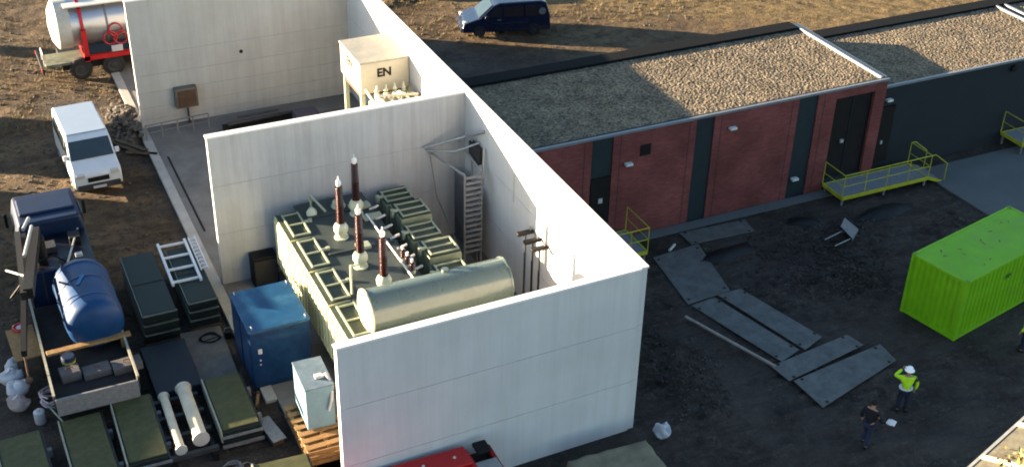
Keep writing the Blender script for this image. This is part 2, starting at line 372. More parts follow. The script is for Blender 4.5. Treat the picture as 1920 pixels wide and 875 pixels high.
# ------------------------------------------------------------------ fire walls
H = 6.34
def panel_wall(mb, gm, cm, x0, y0, x1, y1, joints, cr=0):
    zs = [0.0]+joints+[H]; g_ = .02; ins = .012
    for a, b in zip(zs, zs[1:]):
        mb.box(x0, y0, a+(g_/2 if a else 0), x1, y1, b-(g_/2 if b < H else 0))
    for j in joints: gm.box(x0+ins, y0+ins, j-g_/2, x1-ins, y1-ins, j+g_/2)
    cm.box(x0-.03, y0-.03, H, x1+.03-cr, y1+.03, H+.07)
def fire_wall(label, x0, y0, x1, y1, joints, m, extra=None):
    t = thing('fire_wall', ((x0+x1)/2, (y0+y1)/2, 0), 0, label, 'wall', 'white panel fire walls')
    ox, oy = -(x0+x1)/2, -(y0+y1)/2
    a, b, c = MB(), MB(), MB(); panel_wall(a, b, c, x0+ox, y0+oy, x1+ox, y1+oy, joints, extra or 0)
    a.build('wall_panel', m, t); b.build('panel_joint', joint_grey, t); c.build('coping', cap_white, t)
    return t
w1 = fire_wall('white front wall of the transformer bay, facing the red container', -10.02, -.16, -.225, .06, [2.05, 4.2], white_wall, .035)
w1.rotation_euler[2] = R(.9)
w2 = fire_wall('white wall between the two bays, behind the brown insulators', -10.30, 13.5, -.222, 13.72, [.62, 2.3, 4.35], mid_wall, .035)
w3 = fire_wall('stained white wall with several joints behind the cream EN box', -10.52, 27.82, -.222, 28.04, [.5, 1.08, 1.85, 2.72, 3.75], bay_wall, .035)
w0 = fire_wall('long white wall running beside the gravel roof, brightly sunlit on its inner side', -.22, -.03, .02, 36.6, [2.05, 4.2], white_wall)
for y in (8.95, 6.87, 4.8, 2.8):
    MB().box(-.03,-.03,3.9,0,.03,5.15).build('joint_strip', mat('strip_grey',(.40,.40,.38),.8,var=.2), w0, loc=(-.122, y-18.285, 0))
# opening and fittings on the far wall
hole = MB().cyl((0,-.02,0),(0,0,0),.09,n=14); hole.build('vent_hole', black, w3, loc=(-5.54+5.371, -.112, 3.19))
# ------------------------------------------------------------------ unseen blocks added off to the left to cast the yard's shadow bands
def blocker(label, s0, s1, dist, h):
    u = Vector((LD.x, LD.y)).normalized(); n = Vector((-u.y, u.x))
    if n.y < 0: n = -n
    o = Vector((0,0)); p = u*dist + n*((s0+s1)/2)
    t = thing('sun_blocker', (p.x, p.y, 0), math.atan2(u.y, u.x), label, 'blocker')
    w = (s1-s0)/2
    MB().box(-5,-w,0,0,w,h-.12).build('wall', dark_grey, t)
    MB().box(-5.1,-w,h-.12,.1,w,h).build('roof', trim, t)
    MB().box(0,-.9 if w > 1 else -.2,0,.05,.9 if w > 1 else .2,2.3).build('door', blue_paint, t)
blocker('unseen grey shadow-casting shed far left of the crane truck', -16, 11.3, -44, 5.05)
blocker('unseen grey shadow-casting shed far left of the white van', 12.75, 17.9, -44, 4.2)
blocker('unseen narrow grey shadow blocker far left of the tanker', 24.6, 25.9, -50, 7.0)

# ------------------------------------------------------------------ buildings
def gravel_roof(name, x0, y0, x1, y1, z, parent, ox=0, oy=0):
    st = .085; nxx = int((x1-x0)/st); nyy = int((y1-y0)/st); v = []; f = []
    for j in range(nyy+1):
        for i in range(nxx+1):
            x = x0+(x1-x0)*i/nxx; y = y0+(y1-y0)*j/nyy
            v.append((x-ox, y-oy, z+.014*NZ.noise(Vector((x*.9,y*.9,0)))+.024*NZ.noise(Vector((x*9.5,y*9.5,4)))))
    for j in range(nyy):
        for i in range(nxx): a = j*(nxx+1)+i; f.append((a,a+1,a+nxx+2,a+nxx+1))
    g = MB(); g.v = v; g.f = f; return g.build(name, gravel, parent)
BH = 4.94; BY0, BY1, BX0, BX1 = 10.55, 17.1, .35, 18.35
bA = thing('brick_building', (0,0,0), 0, 'flat roofed red brick building with slate strips and pale gravel on its roof', 'building')
w = MB()
SX = [(3.9,4.85),(8.68,9.55),(13.72,14.72)]; xs = [BX0]+[q for p in SX for q in p]+[BX1]
for a, b in ((xs[0],xs[1]),(xs[2],xs[3]),(xs[4],xs[5])): w.box(a,BY0,0,b,BY0+.3,BH-.1)
w.box(xs[6],BY0,0,15.68,BY0+.3,BH-.1); w.box(15.68,BY0,4.45,17.75,BY0+.3,BH-.1); w.box(17.75,BY0,0,BX1,BY0+.3,BH-.1)
w.box(BX1-.3,BY0+.3,0,BX1,BY1,BH-.1); w.box(BX0,BY0+.3,0,BX0+.3,BY1,BH-.1); w.box(BX0+.3,BY1-.3,0,BX1-.3,BY1,BH-.1)
w.build('wall', brick, bA)
for a, b in SX: MB().box(a,BY0+.06,0,b,BY0+.3,BH-.1).build('slate_strip', slate, bA)
# hairline movement joints in the brick
for a, b in SX:
    for q in (a-.33, b+.33): MB().box(q-.012,BY0-.004,0,q+.012,BY0,BH-.1).build('movement_joint', dark_brick, bA)
rf = MB().box(BX0+.2,BY0+.2,BH-.24,BX1-.2,BY1-.2,BH-.12).build('roof', roof_felt, bA)
gravel_roof('gravel', BX0+.2, BY0+.16, BX1-.3, BY1-.5, BH-.04, rf)
MB().box(BX0-.05,BY0-.05,BH-.09,BX1+.05,BY0+.07,BH+.02).build('front_trim', trim, bA, bevel=.01)
MB().box(BX0-.05,BY0+.07,BH-.04,BX1-.3,BY0+.2,BH+.0).build('gravel_stop', roof_felt, bA)
MB().box(BX1-.3,BY0+.16,BH-.1,BX1-.16,BY1+.05,BH+.06).box(BX1-.08,BY0+.16,BH-.1,BX1+.05,BY1+.05,BH+.03).build('side_trim', trim, bA, bevel=.01)
MB().box(BX1-.16,BY0+.16,BH-.1,BX1-.08,BY1+.05,BH-.04).build('gutter', roof_felt, bA)
pr_ = MB().box(BX0-.05,BY1-.5,BH-.2,BX1-.3,BY1+.30,BH+.08); pr_.build('rear_parapet', black_felt, bA, bevel=.02)
# doors
dr = MB().box(15.68,BY0+.14,.55,17.75,BY0+.3,4.45).build('door', door_m, bA)
MB().box(16.70,BY0+.11,.6,16.73,BY0+.139,4.4).build('door_seam', slate, dr)
MB().box(16.35,BY0+.05,2.2,16.5,BY0+.139,2.34).build('handle', pale_metal, dr)
MB().box(15.68,BY0-.02,0,17.75,BY0+.28,.55).build('door_sill', slate, bA)
d2 = MB().box(3.95,BY0+.0,.5,4.8,BY0+.055,3.1).build('door', door_m, bA)
MB().box(4.3,BY0-.06,1.95,4.48,BY0-.003,2.15).build('handle', pale_metal, d2)
MB().box(6.10,BY0-.03,3.72,6.58,BY0+.02,4.2).build('vent', door_m, bA)
def wall_lamp(x, z, y, par):
    l = MB().box(x-.16,y-.22,z-.05,x+.16,y,z+.07).build('wall_lamp', lamp_m, par, bevel=.03)
    MB().box(x-.12,y-.20,z-.075,x+.12,y-.03,z-.053).build('lamp_glass', glass, l)
wall_lamp(10.4,4.15,BY0,bA); wall_lamp(5.55,3.5,BY0,bA); wall_lamp(14.05,.95,BY0+.05,bA)

bB = thing('dark_building', (0,0,0), 0, 'long dark grey flat roofed building continuing right of the brick one', 'building')
X2 = 40; cB = BX1+.02; YB1 = 17.0
BHA = BH; BY0A = BY0; BH = 4.28; BY0 = 10.93
MB().box(cB,BY0+.12,0,X2,BY0+.4,BH-.1).box(X2-.3,BY0+.4,0,X2,YB1,BH-.1).box(cB,YB1-.3,0,X2-.3,YB1,BH-.1).build('wall', dark_brick, bB)
r2f = MB().box(cB,BY0+.2,BH-.24,X2-.2,YB1-.2,BH-.13).build('roof', roof_felt, bB)
gravel_roof('gravel', cB+.05, BY0+.28, 30.2, YB1-.45, BH-.05, r2f); gravel_roof('gravel', 30.9, BY0+.28, X2, YB1-.45, BH-.05, r2f)
MB().box(cB+.05,BY0+.06,BH-.09,X2,BY0+.2,BH+.02).build('front_trim', trim, bB, bevel=.01)
MB().box(30.2,BY0+.26,BH-.1,30.34,YB1-.45,BH+.05).box(30.76,BY0+.26,BH-.1,30.9,YB1-.45,BH+.05).build('roof_divider', trim, bB)
MB().box(cB+.03,YB1-.45,BH-.2,X2,YB1+.35,BH+.06).build('rear_parapet', black_felt, bB, bevel=.02)
d3 = MB().box(18.55,BY0-.0,.55,19.45,BY0+.12,3.3).build('door', door_m, bB)
MB().box(18.9,BY0-.06,1.5,19.0,BY0-.003,1.65).build('handle', pale_metal, d3)
wall_lamp(18.98,3.62,BY0+.1,bB)
MB().cyl((26.2,BY0-.02,3.9),(26.2,BY0+.12,3.9),.16,n=12).build('vent', door_m, bB)

BH = BHA; BY0 = BY0A
# ------------------------------------------------------------------ yellow platforms
def platform(label, loc, L_, W_, hdeck, spec, rz=0):
    t = thing('access_platform', loc, rz, label, 'platform', 'yellow railed access platforms')
    MB().box(.06,.06,hdeck-.05,L_-.06,W_-.06,hdeck).build('deck_grating', grating, t)
    b = MB()
    b.box(0,0,hdeck-.14,L_,.06,hdeck+.03).box(0,W_-.06,hdeck-.14,L_,W_,hdeck+.02).box(0,.06,hdeck-.14,.06,W_-.06,hdeck+.03).box(L_-.06,.06,hdeck-.14,L_,W_-.06,hdeck+.03)
    b.build('deck_frame', yellow, t, bevel=.008)
    for (x,y) in ((.1,.1),(L_-.1,.1),(.1,W_-.1),(L_-.1,W_-.1),(L_/2,.1)):
        MB().box(x-.04,y-.04,-.1,x+.04,y+.04,hdeck-.14).build('leg', galv_dull, t)
    rl = MB(); n = max(2, round(L_/1.15)); hr = hdeck+1.08
    if 'front' in spec:
        rl.cyl((0,.03,hr),(L_,.03,hr),.024,n=8).cyl((0,.03,hdeck+.55),(L_,.03,hdeck+.55),.018,n=8)
        for i in range(n+1): rl.cyl((L_*i/n,.03,hdeck),(L_*i/n,.03,hr),.022,n=8)
    for sd, x in (('left',0),('right',L_)):
        if sd in spec:
            rl.cyl((x,.03,hr),(x,W_,hr),.024,n=8).cyl((x,.03,hdeck+.55),(x,W_,hdeck+.55),.018,n=8).cyl((x,W_,hdeck),(x,W_,hr),.022,n=8)
    rl.build('railing', yellow, t)
    return t
pf = platform('long yellow railed platform below the big black door', (15.6,9.05,0), 4.75, 1.4, .42, ('front','left','right'))
sr = MB(); 
for i in range(3): sr.box(4.8+.32*i,.1,.28-.14*i,4.8+.32*(i+1),1.3,.32-.14*i)
sr.build('step', grating, pf)
for y in (.03,1.37): MB().path([(4.75,y,1.50),(4.95,y,1.50),(5.75,y,.9),(5.75,y,.0)],.022).slabq([(4.75,y-.02,.46),(5.8,y-.02,.0),(5.8,y-.02,-.12),(4.75,y-.02,.3)],(0,1,0),.04).build('stair_rail', yellow, pf)
platform('small yellow railed platform by the door behind the long white wall', (3.95,8.5,0), 1.6, 1.8, .55, ('front','left','right'))
platform('yellow railed platform at the right edge of the photo', (26.35,9.55,0), 3, 1.4, .6, ('front','left','right'))

# ------------------------------------------------------------------ power transformer
T = thing('power_transformer', (0,0,0), 0, 'large pale green power transformer with brown insulators and a lying drum, inside the white walls', 'transformer')
tb = MB().box(-7.35,3.9,.35,-4.85,13.0,3.08); tb.build('tank', tr_top, T, bevel=.03)
ld = MB().box(-7.45,3.8,3.08,-4.75,13.1,3.16)
for y in (5.6,9.2,11.9): ld.box(-7.3,y,3.16,-4.85,y+.10,3.22)
ld.build('tank_lid', tr_top, T, bevel=.01)
MB().box(-7.5,3.5,.08,-4.0,13.2,.35).build('plinth', concrete, T)
# left radiators: upright banks of pressed panels seen edge-on
def radiator(x0, x1, y0, y1, z0, z1, outer, fl):
    p = MB(); n = max(2, round((y1-y0)/.36))
    for i in range(n):
        a = y0+(y1-y0)*i/n; b = y0+(y1-y0)*(i+1)/n
        p.box(x0,a+.03,z0,x1,b-.03,z1-.09)
        xo = x0-.05 if outer < 0 else x1
        p.box(xo,a+.09,z0+.12,xo+.05,b-.09,z1-.2)
    p.box(x0+.06,y0+.05,z0+.1,x1-.06,y1-.05,z1-.14)
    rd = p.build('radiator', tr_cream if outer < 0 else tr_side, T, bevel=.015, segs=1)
    h = MB(); zt = z1
    xa, xb = (x0+.24, x1-.04) if outer < 0 else (x0+.12, x1-.06)
    for x in (xa, xb): h.box(x-.03,y0+.12,zt-.04,x+.03,y1-.2,zt+.02)
    for y in (y0+.16, (y0+y1)/2-.05, y1-.26): h.box(xa+.03,y-.025,zt-.04,xb-.03,y+.025,zt+.015)
    xs_ = xb if outer < 0 else xa; sg = 1 if outer < 0 else -1
    h.cyl((xs_,(y0+y1)/2,zt-.02),(xs_+sg*.25,(y0+y1)/2,zt-.02),.07,n=10).cyl((xs_+sg*.25,(y0+y1)/2,zt-.25),(xs_+sg*.25,(y0+y1)/2,zt+.06),.08,n=10)
    h.build('top_frame', pale_frame, rd)
    MB().box(x0+.03,y0+.05,z1-.09,x1-.03,y1-.05,z1-.055).build('fin_top', tr_fin, rd)
    return rd
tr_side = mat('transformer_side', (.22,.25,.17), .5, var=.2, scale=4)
pale_frame = mat('pale_frame', (.25,.28,.21), .5, var=.15, scale=4)
ys = [4.15,6.35,8.55,10.75,12.75]
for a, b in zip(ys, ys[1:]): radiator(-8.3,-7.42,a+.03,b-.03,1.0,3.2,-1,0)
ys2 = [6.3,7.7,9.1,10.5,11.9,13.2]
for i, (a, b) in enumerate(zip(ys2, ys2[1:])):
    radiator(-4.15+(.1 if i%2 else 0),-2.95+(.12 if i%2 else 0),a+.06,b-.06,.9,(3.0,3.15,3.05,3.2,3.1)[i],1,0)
MB().box(-4.84,5.4,.9,-4.15,5.6,1.3).build('cooler_duct', tr_top, T)
# HV bushings
def bushing(x, y, z, hb, tall, rc=.15, turret=.23, tilt=0):
    t = MB().lathe((x,y,z), [(.26,0),(.26,.05),(.15,.06),(.14,.12),(turret*.85,.2),(turret*1.12,.32),(turret*1.15,.46),(turret*.9,.58),(turret*.55,.64)], 20)
    tr = t.build('bushing_turret', cream_b, T, smooth=40)
    n = int(tall/.085); prof = []; z1 = .62
    for i in range(n):
        r_ = rc*(1-.18*i/n); prof += [(r_*.78, z1+tall*i/n), (r_*1.08, z1+tall*(i+.35)/n), (r_*.78, z1+tall*(i+.6)/n)]
    MB().lathe((x,y,z), prof, 18).build('insulator', porcelain, tr, smooth=60)
    MB().lathe((x,y,z), [(.07,z1+tall-.02),(.095,z1+tall+.05),(.095,z1+tall+.16),(.05,z1+tall+.22),(.022,z1+tall+.24),(.022,z1+tall+.36)], 14).build('terminal', white_metal, tr, smooth=40)
cream_b = mat('turret_cream', (.42,.44,.34), .45, var=.1, scale=4)
white_metal = mat('white_metal', (.6,.6,.59), .35, var=.05)
for (x, y) in ((-5.45,11.6),(-6.5,10.25),(-6.5,8.15),(-6.25,6.45)): bushing(x, y, 3.14, 0, 1.55)
for (x, y) in ((-5.0,7.95),(-5.0,7.5),(-5.0,7.05)):
    tr = MB().lathe((x,y,3.14), [(.12,0),(.12,.10),(.07,.14)], 12).build('small_turret', cream_b, T)
    pf_ = []
    for i in range(4): pf_ += [(.07,.14+.09*i),(.12,.17+.09*i),(.07,.2+.09*i)]
    MB().lathe((x,y,3.14), pf_, 14).build('small_insulator', porcelain, tr, smooth=60)
    MB().cyl((x,y,3.6),(x,y,3.75),.05,n=10).build('small_terminal', white_metal, tr)
# tank-top fittings: pipes, hatches, valves
MB().path([(-5.2,11.2,3.3),(-5.15,5.6,3.3)],.035).build('oil_pipe', white_metal, T)
MB().path([(-6.9,12.6,3.25),(-6.9,12.6,3.75),(-6.55,11.9,3.35)],.045).build('vent_pipe', pale_frame, T)
MB().lathe((-7.0,12.2,3.14), [(.2,0),(.2,.14),(.16,.2),(.1,.28),(.02,.32)], 14).build('relief_dome', cream_b, T, smooth=40)
MB().lathe((-5.9,12.4,3.14), [(.28,0),(.28,.06),(.22,.07),(.22,.22),(.1,.28)], 16).build('tap_changer_cover', cream_b, T, smooth=40)
for (x,y,a,b) in ((-5.2,12.0,.8,.4),(-5.0,11.1,.7,.35),(-6.0,9.3,.5,.4)): MB().box(x-a/2,y-b/2,3.16,x+a/2,y+b/2,3.28).build('hatch', pale_frame, T, bevel=.02)
MB().cyl((-7.35,6.6,3.2),(-7.35,6.6,4.35),.04,n=10).cyl((-7.35,6.6,4.3),(-7.05,6.6,4.3),.04,n=8).build('breather_pipe', tr_cream, T)
for i in range(7): MB().cyl((-4.92,7.2+i*.75,3.16),(-4.55,7.2+i*.75,3.26),.05,n=8).build('lid_valve', pale_metal, T)
# conservator drum along x
CX0, CX1, CY, CZ, CR = -7.42, -2.55, 4.85, 3.62, .74
cd = MB().lathe((CX0,CY,CZ), [(CR,0),(CR,CX1-CX0)], 40, 'x').build('oil_drum', tr_tank, T, smooth=40)
for x, s in ((CX0,-1),(CX1,1)):
    cp = MB().lathe((x,CY,CZ), [(CR+.035,0),(CR+.035,s*.06),(CR*.97,s*.075),(CR*.8,s*.13),(CR*.45,s*.17),(.02,s*.18)], 40, 'x').build('drum_end', tr_cream if s < 0 else tr_tank, cd, smooth=30)  # sunward end in bright cream, its sunlight put into the colour
    for k_ in range(12):
        t_ = 2*math.pi*k_/12; cp_ = (x+s*.085, CY+math.cos(t_)*(CR-.05), CZ+math.sin(t_)*(CR-.05))
        if k_ % 2 == 0: MB().ball(cp_, .03, 4, 6).build('bolt', dark_grey, cp)
MB().box(CX0-.20,CY-.12,CZ-.35,CX0-.15,CY+.12,CZ+.35).build('oil_gauge', pale_frame, T)
for x in (-6.3,-3.2): MB().box(x-.08,CY-.6,.35,x+.08,CY+.6,CZ-.5).build('drum_support', tr_frame, T)
MB().cyl((-4.6,CY+.2,CZ+.70),(-4.6,CY+.2,CZ+.82),.12,n=14).build('filler_cap', tr_tank, T)

# ------------------------------------------------------------------ cable riser in the bay corner
CT = thing('cable_riser', (0,0,0), 0, 'grey galvanised cable ladder hanging from a frame in the corner of the transformer bay', 'cable ladder')
for x in (-1.32,-.62): MB().box(x-.03,10.95,.15,x+.03,11.03,4.2).build('side_rail', galv, CT)
for i in range(15): MB().box(-1.285,10.9,.75+.235*i,-.655,11.0,.84+.235*i).build('rung', galv, CT)
fr = MB().path([(-1.32,10.99,4.2),(-1.75,13.45,4.1)],.05).path([(-.62,10.99,4.2),(-.62,13.45,4.5)],.045).path([(-2.0,13.40,4.35),(-.6,12.6,4.95),(-.25,11.6,5.55)],.06).path([(-1.9,13.4,4.2),(-1.1,12.4,4.5),(-.25,12.0,4.9)],.045).path([(-.4,12.4,5.1),(-.4,12.4,2.6)],.05).path([(-.3,11.5,4.9),(-.5,11.1,3.6),(-.62,10.99,4.2)],.045)
MB().box(-.5,11.7,4.1,-.3,12.5,4.8).build('backing_plate', dark_grey, CT)
fr.build('support_frame', galv, CT)
MB().path([(-1.8,13.3,4.1),(-1.7,12.9,2.4),(-1.35,11.2,.6)],.025).build('cable', galv_dull, CT)
MB().box(-.75,11.1,.1,-.68,13.3,3.2).build('shade_sheet', mat('grey_shade',(.12,.12,.125),.8,var=.3), CT)  # grey sheet standing in for the shadow beside the ladder

# surge arrester posts by the long wall
for i, y in enumerate((7.25, 6.65, 6.1)):
    t = thing('isolator_post', (-.55, y, .10), 0, ['black headed steel post nearest the cable ladder by the long wall', 'middle one of three black headed steel posts by the long wall', 'black headed steel post nearest the front wall, by the long wall'][i], 'post', 'black headed posts by the long wall')
    MB().box(-.03,-.03,0,.03,.03,3.45).build('post', black if i else dark_grey, t)
    MB().box(-.34,-.10,3.45,.30,.10,3.57).build('head', black, t, bevel=.02)
    MB().cyl((.2,0,3.57),(.2,0,3.72),.035,n=8).build('stud', galv, t)

# ------------------------------------------------------------------ cream EN box in the second bay
E_ = thing('equipment_box', (-1.33,20.85,.10), 0, 'cream sheet metal box on a raised frame, lettered EN, in the far bay', 'equipment box')
hb = MB().box(-1.12,-1.33,3.9,1.08,1.33,5.28).build('housing', cream, E_, bevel=.02)
MB().box(-1.16,-1.37,5.28,1.09,1.37,5.36).build('top_sheet', cream_top, E_, bevel=.02)
text('lettering', 'EN', .52, letter_m, hb, (-.05,-1.336,4.78), (R(90),0,0), .022)
text('lettering', 'EN', .62, letter_m, hb, (-1.125,.05,4.85), (R(90),0,R(-90)), .03)
for x in (-.98,.95):
    for y in (-1.1,1.1): MB().box(x-.09,y-.09,0,x+.09,y+.09,3.9).build('leg', pale_frame, E_)
MB().box(-.95,-1.15,3.72,.95,-1.05,3.9).box(-.95,1.05,3.72,.95,1.15,3.9).box(-1.03,-1.05,3.6,-.93,1.05,3.85).build('support_beam', rust, E_)
P2 = thing('small_transformer', (-1.25,18.4,.10), 0, 'cream finned transformer just in front of the EN box', 'transformer')
MB().box(-.95,-1.0,.3,.9,.9,3.7).build('tank', tr_cream, P2, bevel=.03)
for i in range(5):
    x = -.85+i*.40; MB().box(x-.08,-1.35,1.2,x+.08,.2,4.35-.05*i).build('cooling_fin', cream, P2, bevel=.03)
for i in range(4):
    x = -.66+i*.40; r_ = MB().lathe((x,.62,3.7), [(.11,0),(.11,.25),(.06,.3),(.12,.36),(.06,.42),(.12,.5),(.06,.58),(.03,.75)], 12); r_.build('terminal', cream_b, P2, smooth=40)
for y in (-1.15,-.3): MB().path([(-.95,y,4.42),(.85,y,4.22)],.06).build('header_pipe', cream, P2)
MB().path([(-1.05,-1.2,0),(-1.05,-1.2,3.9),(-1.05,.9,4.2)],.06).build('oil_pipe', cream, P2)
# dark cabinets under / beside
for (x,y,wd,dp,h,lab) in ((-3.1,21.6,.9,.7,1.9,'dark purple grey control cabinet left of the EN box frame'),(-3.6,24.3,1.1,.8,1.2,'low black control cabinet against the far stained wall')):
    t = thing('control_cabinet', (x,y,.10), 0, lab, 'cabinet')
    MB().box(-wd/2,-dp/2,.08,wd/2,dp/2,h).build('body', mat('cabinet_violet',(.045,.042,.06),.6,var=.2), t, bevel=.02)
    MB().box(-wd/2+.05,-dp/2-.02,.15,wd/2-.05,-dp/2,h-.08).build('door', black, t)
# low railing at the far wall + hanging box
rl = thing('low_railing', (-9.2,26.6,.10), R(4), 'low dull metal railing in front of the far stained wall', 'railing')
q = MB().box(-1.4,-.02,.72,1.6,.02,.77).box(-1.4,-.02,.35,1.6,.02,.38)
q.build('rail', galv_dull, rl)
for i in range(5): MB().box(-1.4+i*.74,-.025,0,-1.35+i*.74,.025,.72).build('post', galv_dull, rl)
bx_ = thing('junction_box', (-8.35,27.62,.95), 0, 'brown grey box fixed low on the far stained wall', 'box')
MB().box(-.55,-.2,0,.5,.2,1.0).build('body', cage_m, bx_, bevel=.05)
MB().box(-.45,-.22,.08,.4,-.2,.9).build('lid', rust, bx_)
MB().cyl((.0,0,-.85),(.0,0,0),.05,n=8).build('conduit', dark_grey, bx_)
# dark hatch cabinet by the mid wall, left of the transformer
t = thing('control_cabinet', (-8.85,13.05,.10), 0, 'black box at the foot of the wall, left of the transformer', 'cabinet')
MB().box(-.4,-.3,0,.55,.35,1.25).build('body', black, t, bevel=.02); MB().box(-.35,-.33,.1,.5,-.3,1.15).build('door', dark_grey, t)
t = thing('cable_duct', (-9.7,11.0,.1), R(6), 'low rust brown duct at the foot of the wall beside the blue cabinet', 'duct')
MB().box(-.55,-.25,0,1.2,.3,.3).build('body', rust, t, bevel=.03); MB().box(-.5,-.2,.3,1.1,.22,.34).build('cover', galv_dull, t)
# floor clutter in far bay
t = thing('equipment_skid', (-5.2,26.0,.10), R(3), 'black low skid with pipes lying along the far stained wall', 'skid')
MB().box(-1.9,-.3,0,2.2,.35,.28).build('base', black, t)
MB().path([(-1.7,0,.4),(1.9,0,.4)],.09).path([(-1.2,.2,.55),(.8,.2,.55)],.06).build('pipe', dark_grey, t)
t = thing('pipe_bundle', (-6.5,20.8,.10), R(4), 'short dark pipe lying on the concrete between the bays', 'pipe')
MB().cyl((-.9,0,.07),(.9,0,.07),.07,n=10).build('pipe', galv_dull, t)

# ------------------------------------------------------------------ vehicles
def wheel(par, x, y, r, w_, side, rim_m=galv_dull):
    # axle along local y ; side = +-1 outward
    t = MB().lathe((x,y-w_/2,r), [(r*.62,0),(r*.93,0),(r,w_*.15),(r,w_*.85),(r*.93,w_),(r*.62,w_)], 28, 'y').build('wheel', rubber, par, smooth=35)
    o = y+side*w_/2
    MB().lathe((x,o+side*.003,r), [(r*.62,0),(r*.60,side*.03),(r*.50,side*.012),(r*.28,side*.008),(r*.22,side*.05),(.01,side*.05)], 20, 'y').build('rim', rim_m, t, smooth=35)
def car_body(par, prof, hw, belt, tumble, m, name='body'):
    # prof: closed list (x,z) side outline; above belt the sides lean in
    v = []; n = len(prof)
    def wy(z): return hw if z <= belt else hw-(z-belt)*tumble
    for s in (-1,1):
        for x, z in prof: v.append((x, s*wy(z), z))
    f = [tuple(range(n)), tuple(range(2*n-1, n-1, -1))]+[((k+1)%n, k, n+k, n+(k+1)%n) for k in range(n)]
    mb = MB(); mb.v = v; mb.f = f; return mb.build(name, m, par, bevel=.05, segs=3, smooth=35)
def side_win(par, pts, hw, belt, tumble, s, m=glass, name='side_window', off=.008):
    v = []
    for x, z in pts: v.append(Vector((x, s*(hw-(z-belt)*tumble+off), z)))
    mb = MB().slabq(v, (0,-s,0), .03); return mb.build(name, m, par)

# white van, nose toward -y  (local x = forward)
V = thing('white_van', (-13.42,25.0,0), R(-88), 'small white van with its roof tinted blue grey for shade, standing left of the walls', 'van')
prof = [(2.30,.32),(2.38,.55),(2.36,.95),(2.2,1.10),(1.75,1.24),(1.60,1.30),(1.05,1.98),(.80,2.08),(-2.05,2.12),(-2.22,2.0),(-2.25,1.0),(-2.25,.32)]
bd = car_body(V, prof, .93, 1.1, .09, white_paint)
MB().box(-2.02,-.78,2.085,.78,.78,2.135).build('roof_panel', roof_shade, V, bevel=.006)
MB().slabq([(1.60,-.84,1.325),(1.60,.84,1.325),(1.10,.79,1.945),(1.10,-.79,1.945)], Vector((.78,0,.63)), .02).build('windscreen', glass, V)
for s in (-1,1):
    side_win(V, [(1.40,1.28),(.55,1.28),(.55,1.88),(.95,1.88)], .93, 1.1, .09, s)
    side_win(V, [(.45,1.28),(-.55,1.28),(-.55,1.88),(.45,1.88)], .93, 1.1, .09, s)
    side_win(V, [(-.65,1.28),(-1.95,1.28),(-1.95,1.88),(-.65,1.88)], .93, 1.1, .09, s)
    MB().box(1.3,s*1.02-.09,1.28,1.43,s*1.02+.09,1.5).build('mirror', white_paint, V, bevel=.03)
    for x in (1.4,-1.35): wheel(V, x, s*.82, .32, .2, s)
    MB().box(2.24,s*.68-.17,.84,2.385,s*.68+.17,1.03).build('headlight', pale_metal, V, bevel=.03)
    for x in (1.4,-1.35): MB().lathe((x,s*.915,.33), [(.40,0),(.42,s*.012),(.36,s*.014)], 24, 'y').build('wheel_arch', dark_grey, V)
MB().box(2.3,-.84,.30,2.44,.84,.56).build('bumper', dark_grey, V, bevel=.04)
MB().box(2.36,-.42,.64,2.395,.42,.84).build('grille', black, V)
MB().box(2.44,-.26,.36,2.452,.26,.47).build('number_plate', white_pl, V)

V.scale = (1.05,1.06,1.04)
# dark blue MPV behind
D = thing('dark_van', (10.35,32.45,0), R(165), 'dark navy people carrier parked beyond the long white wall', 'van')
prof = [(2.45,.3),(2.5,.6),(2.35,.85),(1.75,1.05),(1.5,1.12),(.75,1.78),(.4,1.9),(-1.9,1.95),(-2.2,1.85),(-2.4,1.1),(-2.45,.3)]
car_body(D, prof, .95, 1.05, .18, navy_paint)
MB().slabq([(1.55,-.82,1.11),(1.55,.82,1.11),(.80,.70,1.77),(.80,-.70,1.77)], Vector((.66,0,.75)), .02).build('windscreen', glass, D)
for s in (-1,1):
    side_win(D, [(1.2,1.15),(.3,1.15),(.3,1.68),(.65,1.68)], .95, 1.05, .18, s)
    side_win(D, [(.2,1.15),(-.9,1.15),(-.9,1.72),(.2,1.7)], .95, 1.05, .18, s)
    side_win(D, [(-1.0,1.15),(-2.1,1.15),(-1.95,1.7),(-1.0,1.72)], .95, 1.05, .18, s)
    MB().box(1.1,s*1.06-.1,1.12,1.25,s*1.06+.1,1.3).build('mirror', navy_paint, D, bevel=.03)
    for x in (1.55,-1.5): wheel(D, x, s*.86, .34, .22, s, dark_grey)
    MB().box(2.2,s*.72-.2,.72,2.42,s*.72+.14,.88).build('headlight', pale_metal, D, bevel=.03)
    MB().box(-1.2,s*.955-.008,.78,.9,s*.955+.008,.82).build('side_moulding', dark_grey, D)
    MB().box(.35,s*.965-.02,.98,.55,s*.965+.02,1.02).build('door_handle', galv, D)
MB().box(2.42,-.85,.3,2.56,.85,.55).build('bumper', navy_paint, D, bevel=.04)
tq = MB().lathe((-1.95,.962,1.42), [(.17,0),(.2,.01),(.2,.02),(.1,.03),(.02,.03)], 18, 'y'); tq.build('fuel_cap', galv_dull, D)

# another dark vehicle cut off at the top edge
D2 = thing('black_car', (7.2,40.6,0), R(165), 'black car mostly cut off at the top edge of the photo', 'car')
prof = [(2.1,.3),(2.15,.6),(1.9,.85),(1.0,1.0),(.4,1.42),(-1.2,1.46),(-1.9,1.0),(-2.1,.9),(-2.15,.3)]
car_body(D2, prof, .88, .95, .25, navy_paint)
for s in (-1,1):
    side_win(D2, [(.8,1.02),(-1.5,1.02),(-1.15,1.36),(.4,1.36)], .88, .95, .25, s)
    for x in (1.35,-1.3): wheel(D2, x, s*.79, .32, .2, s)

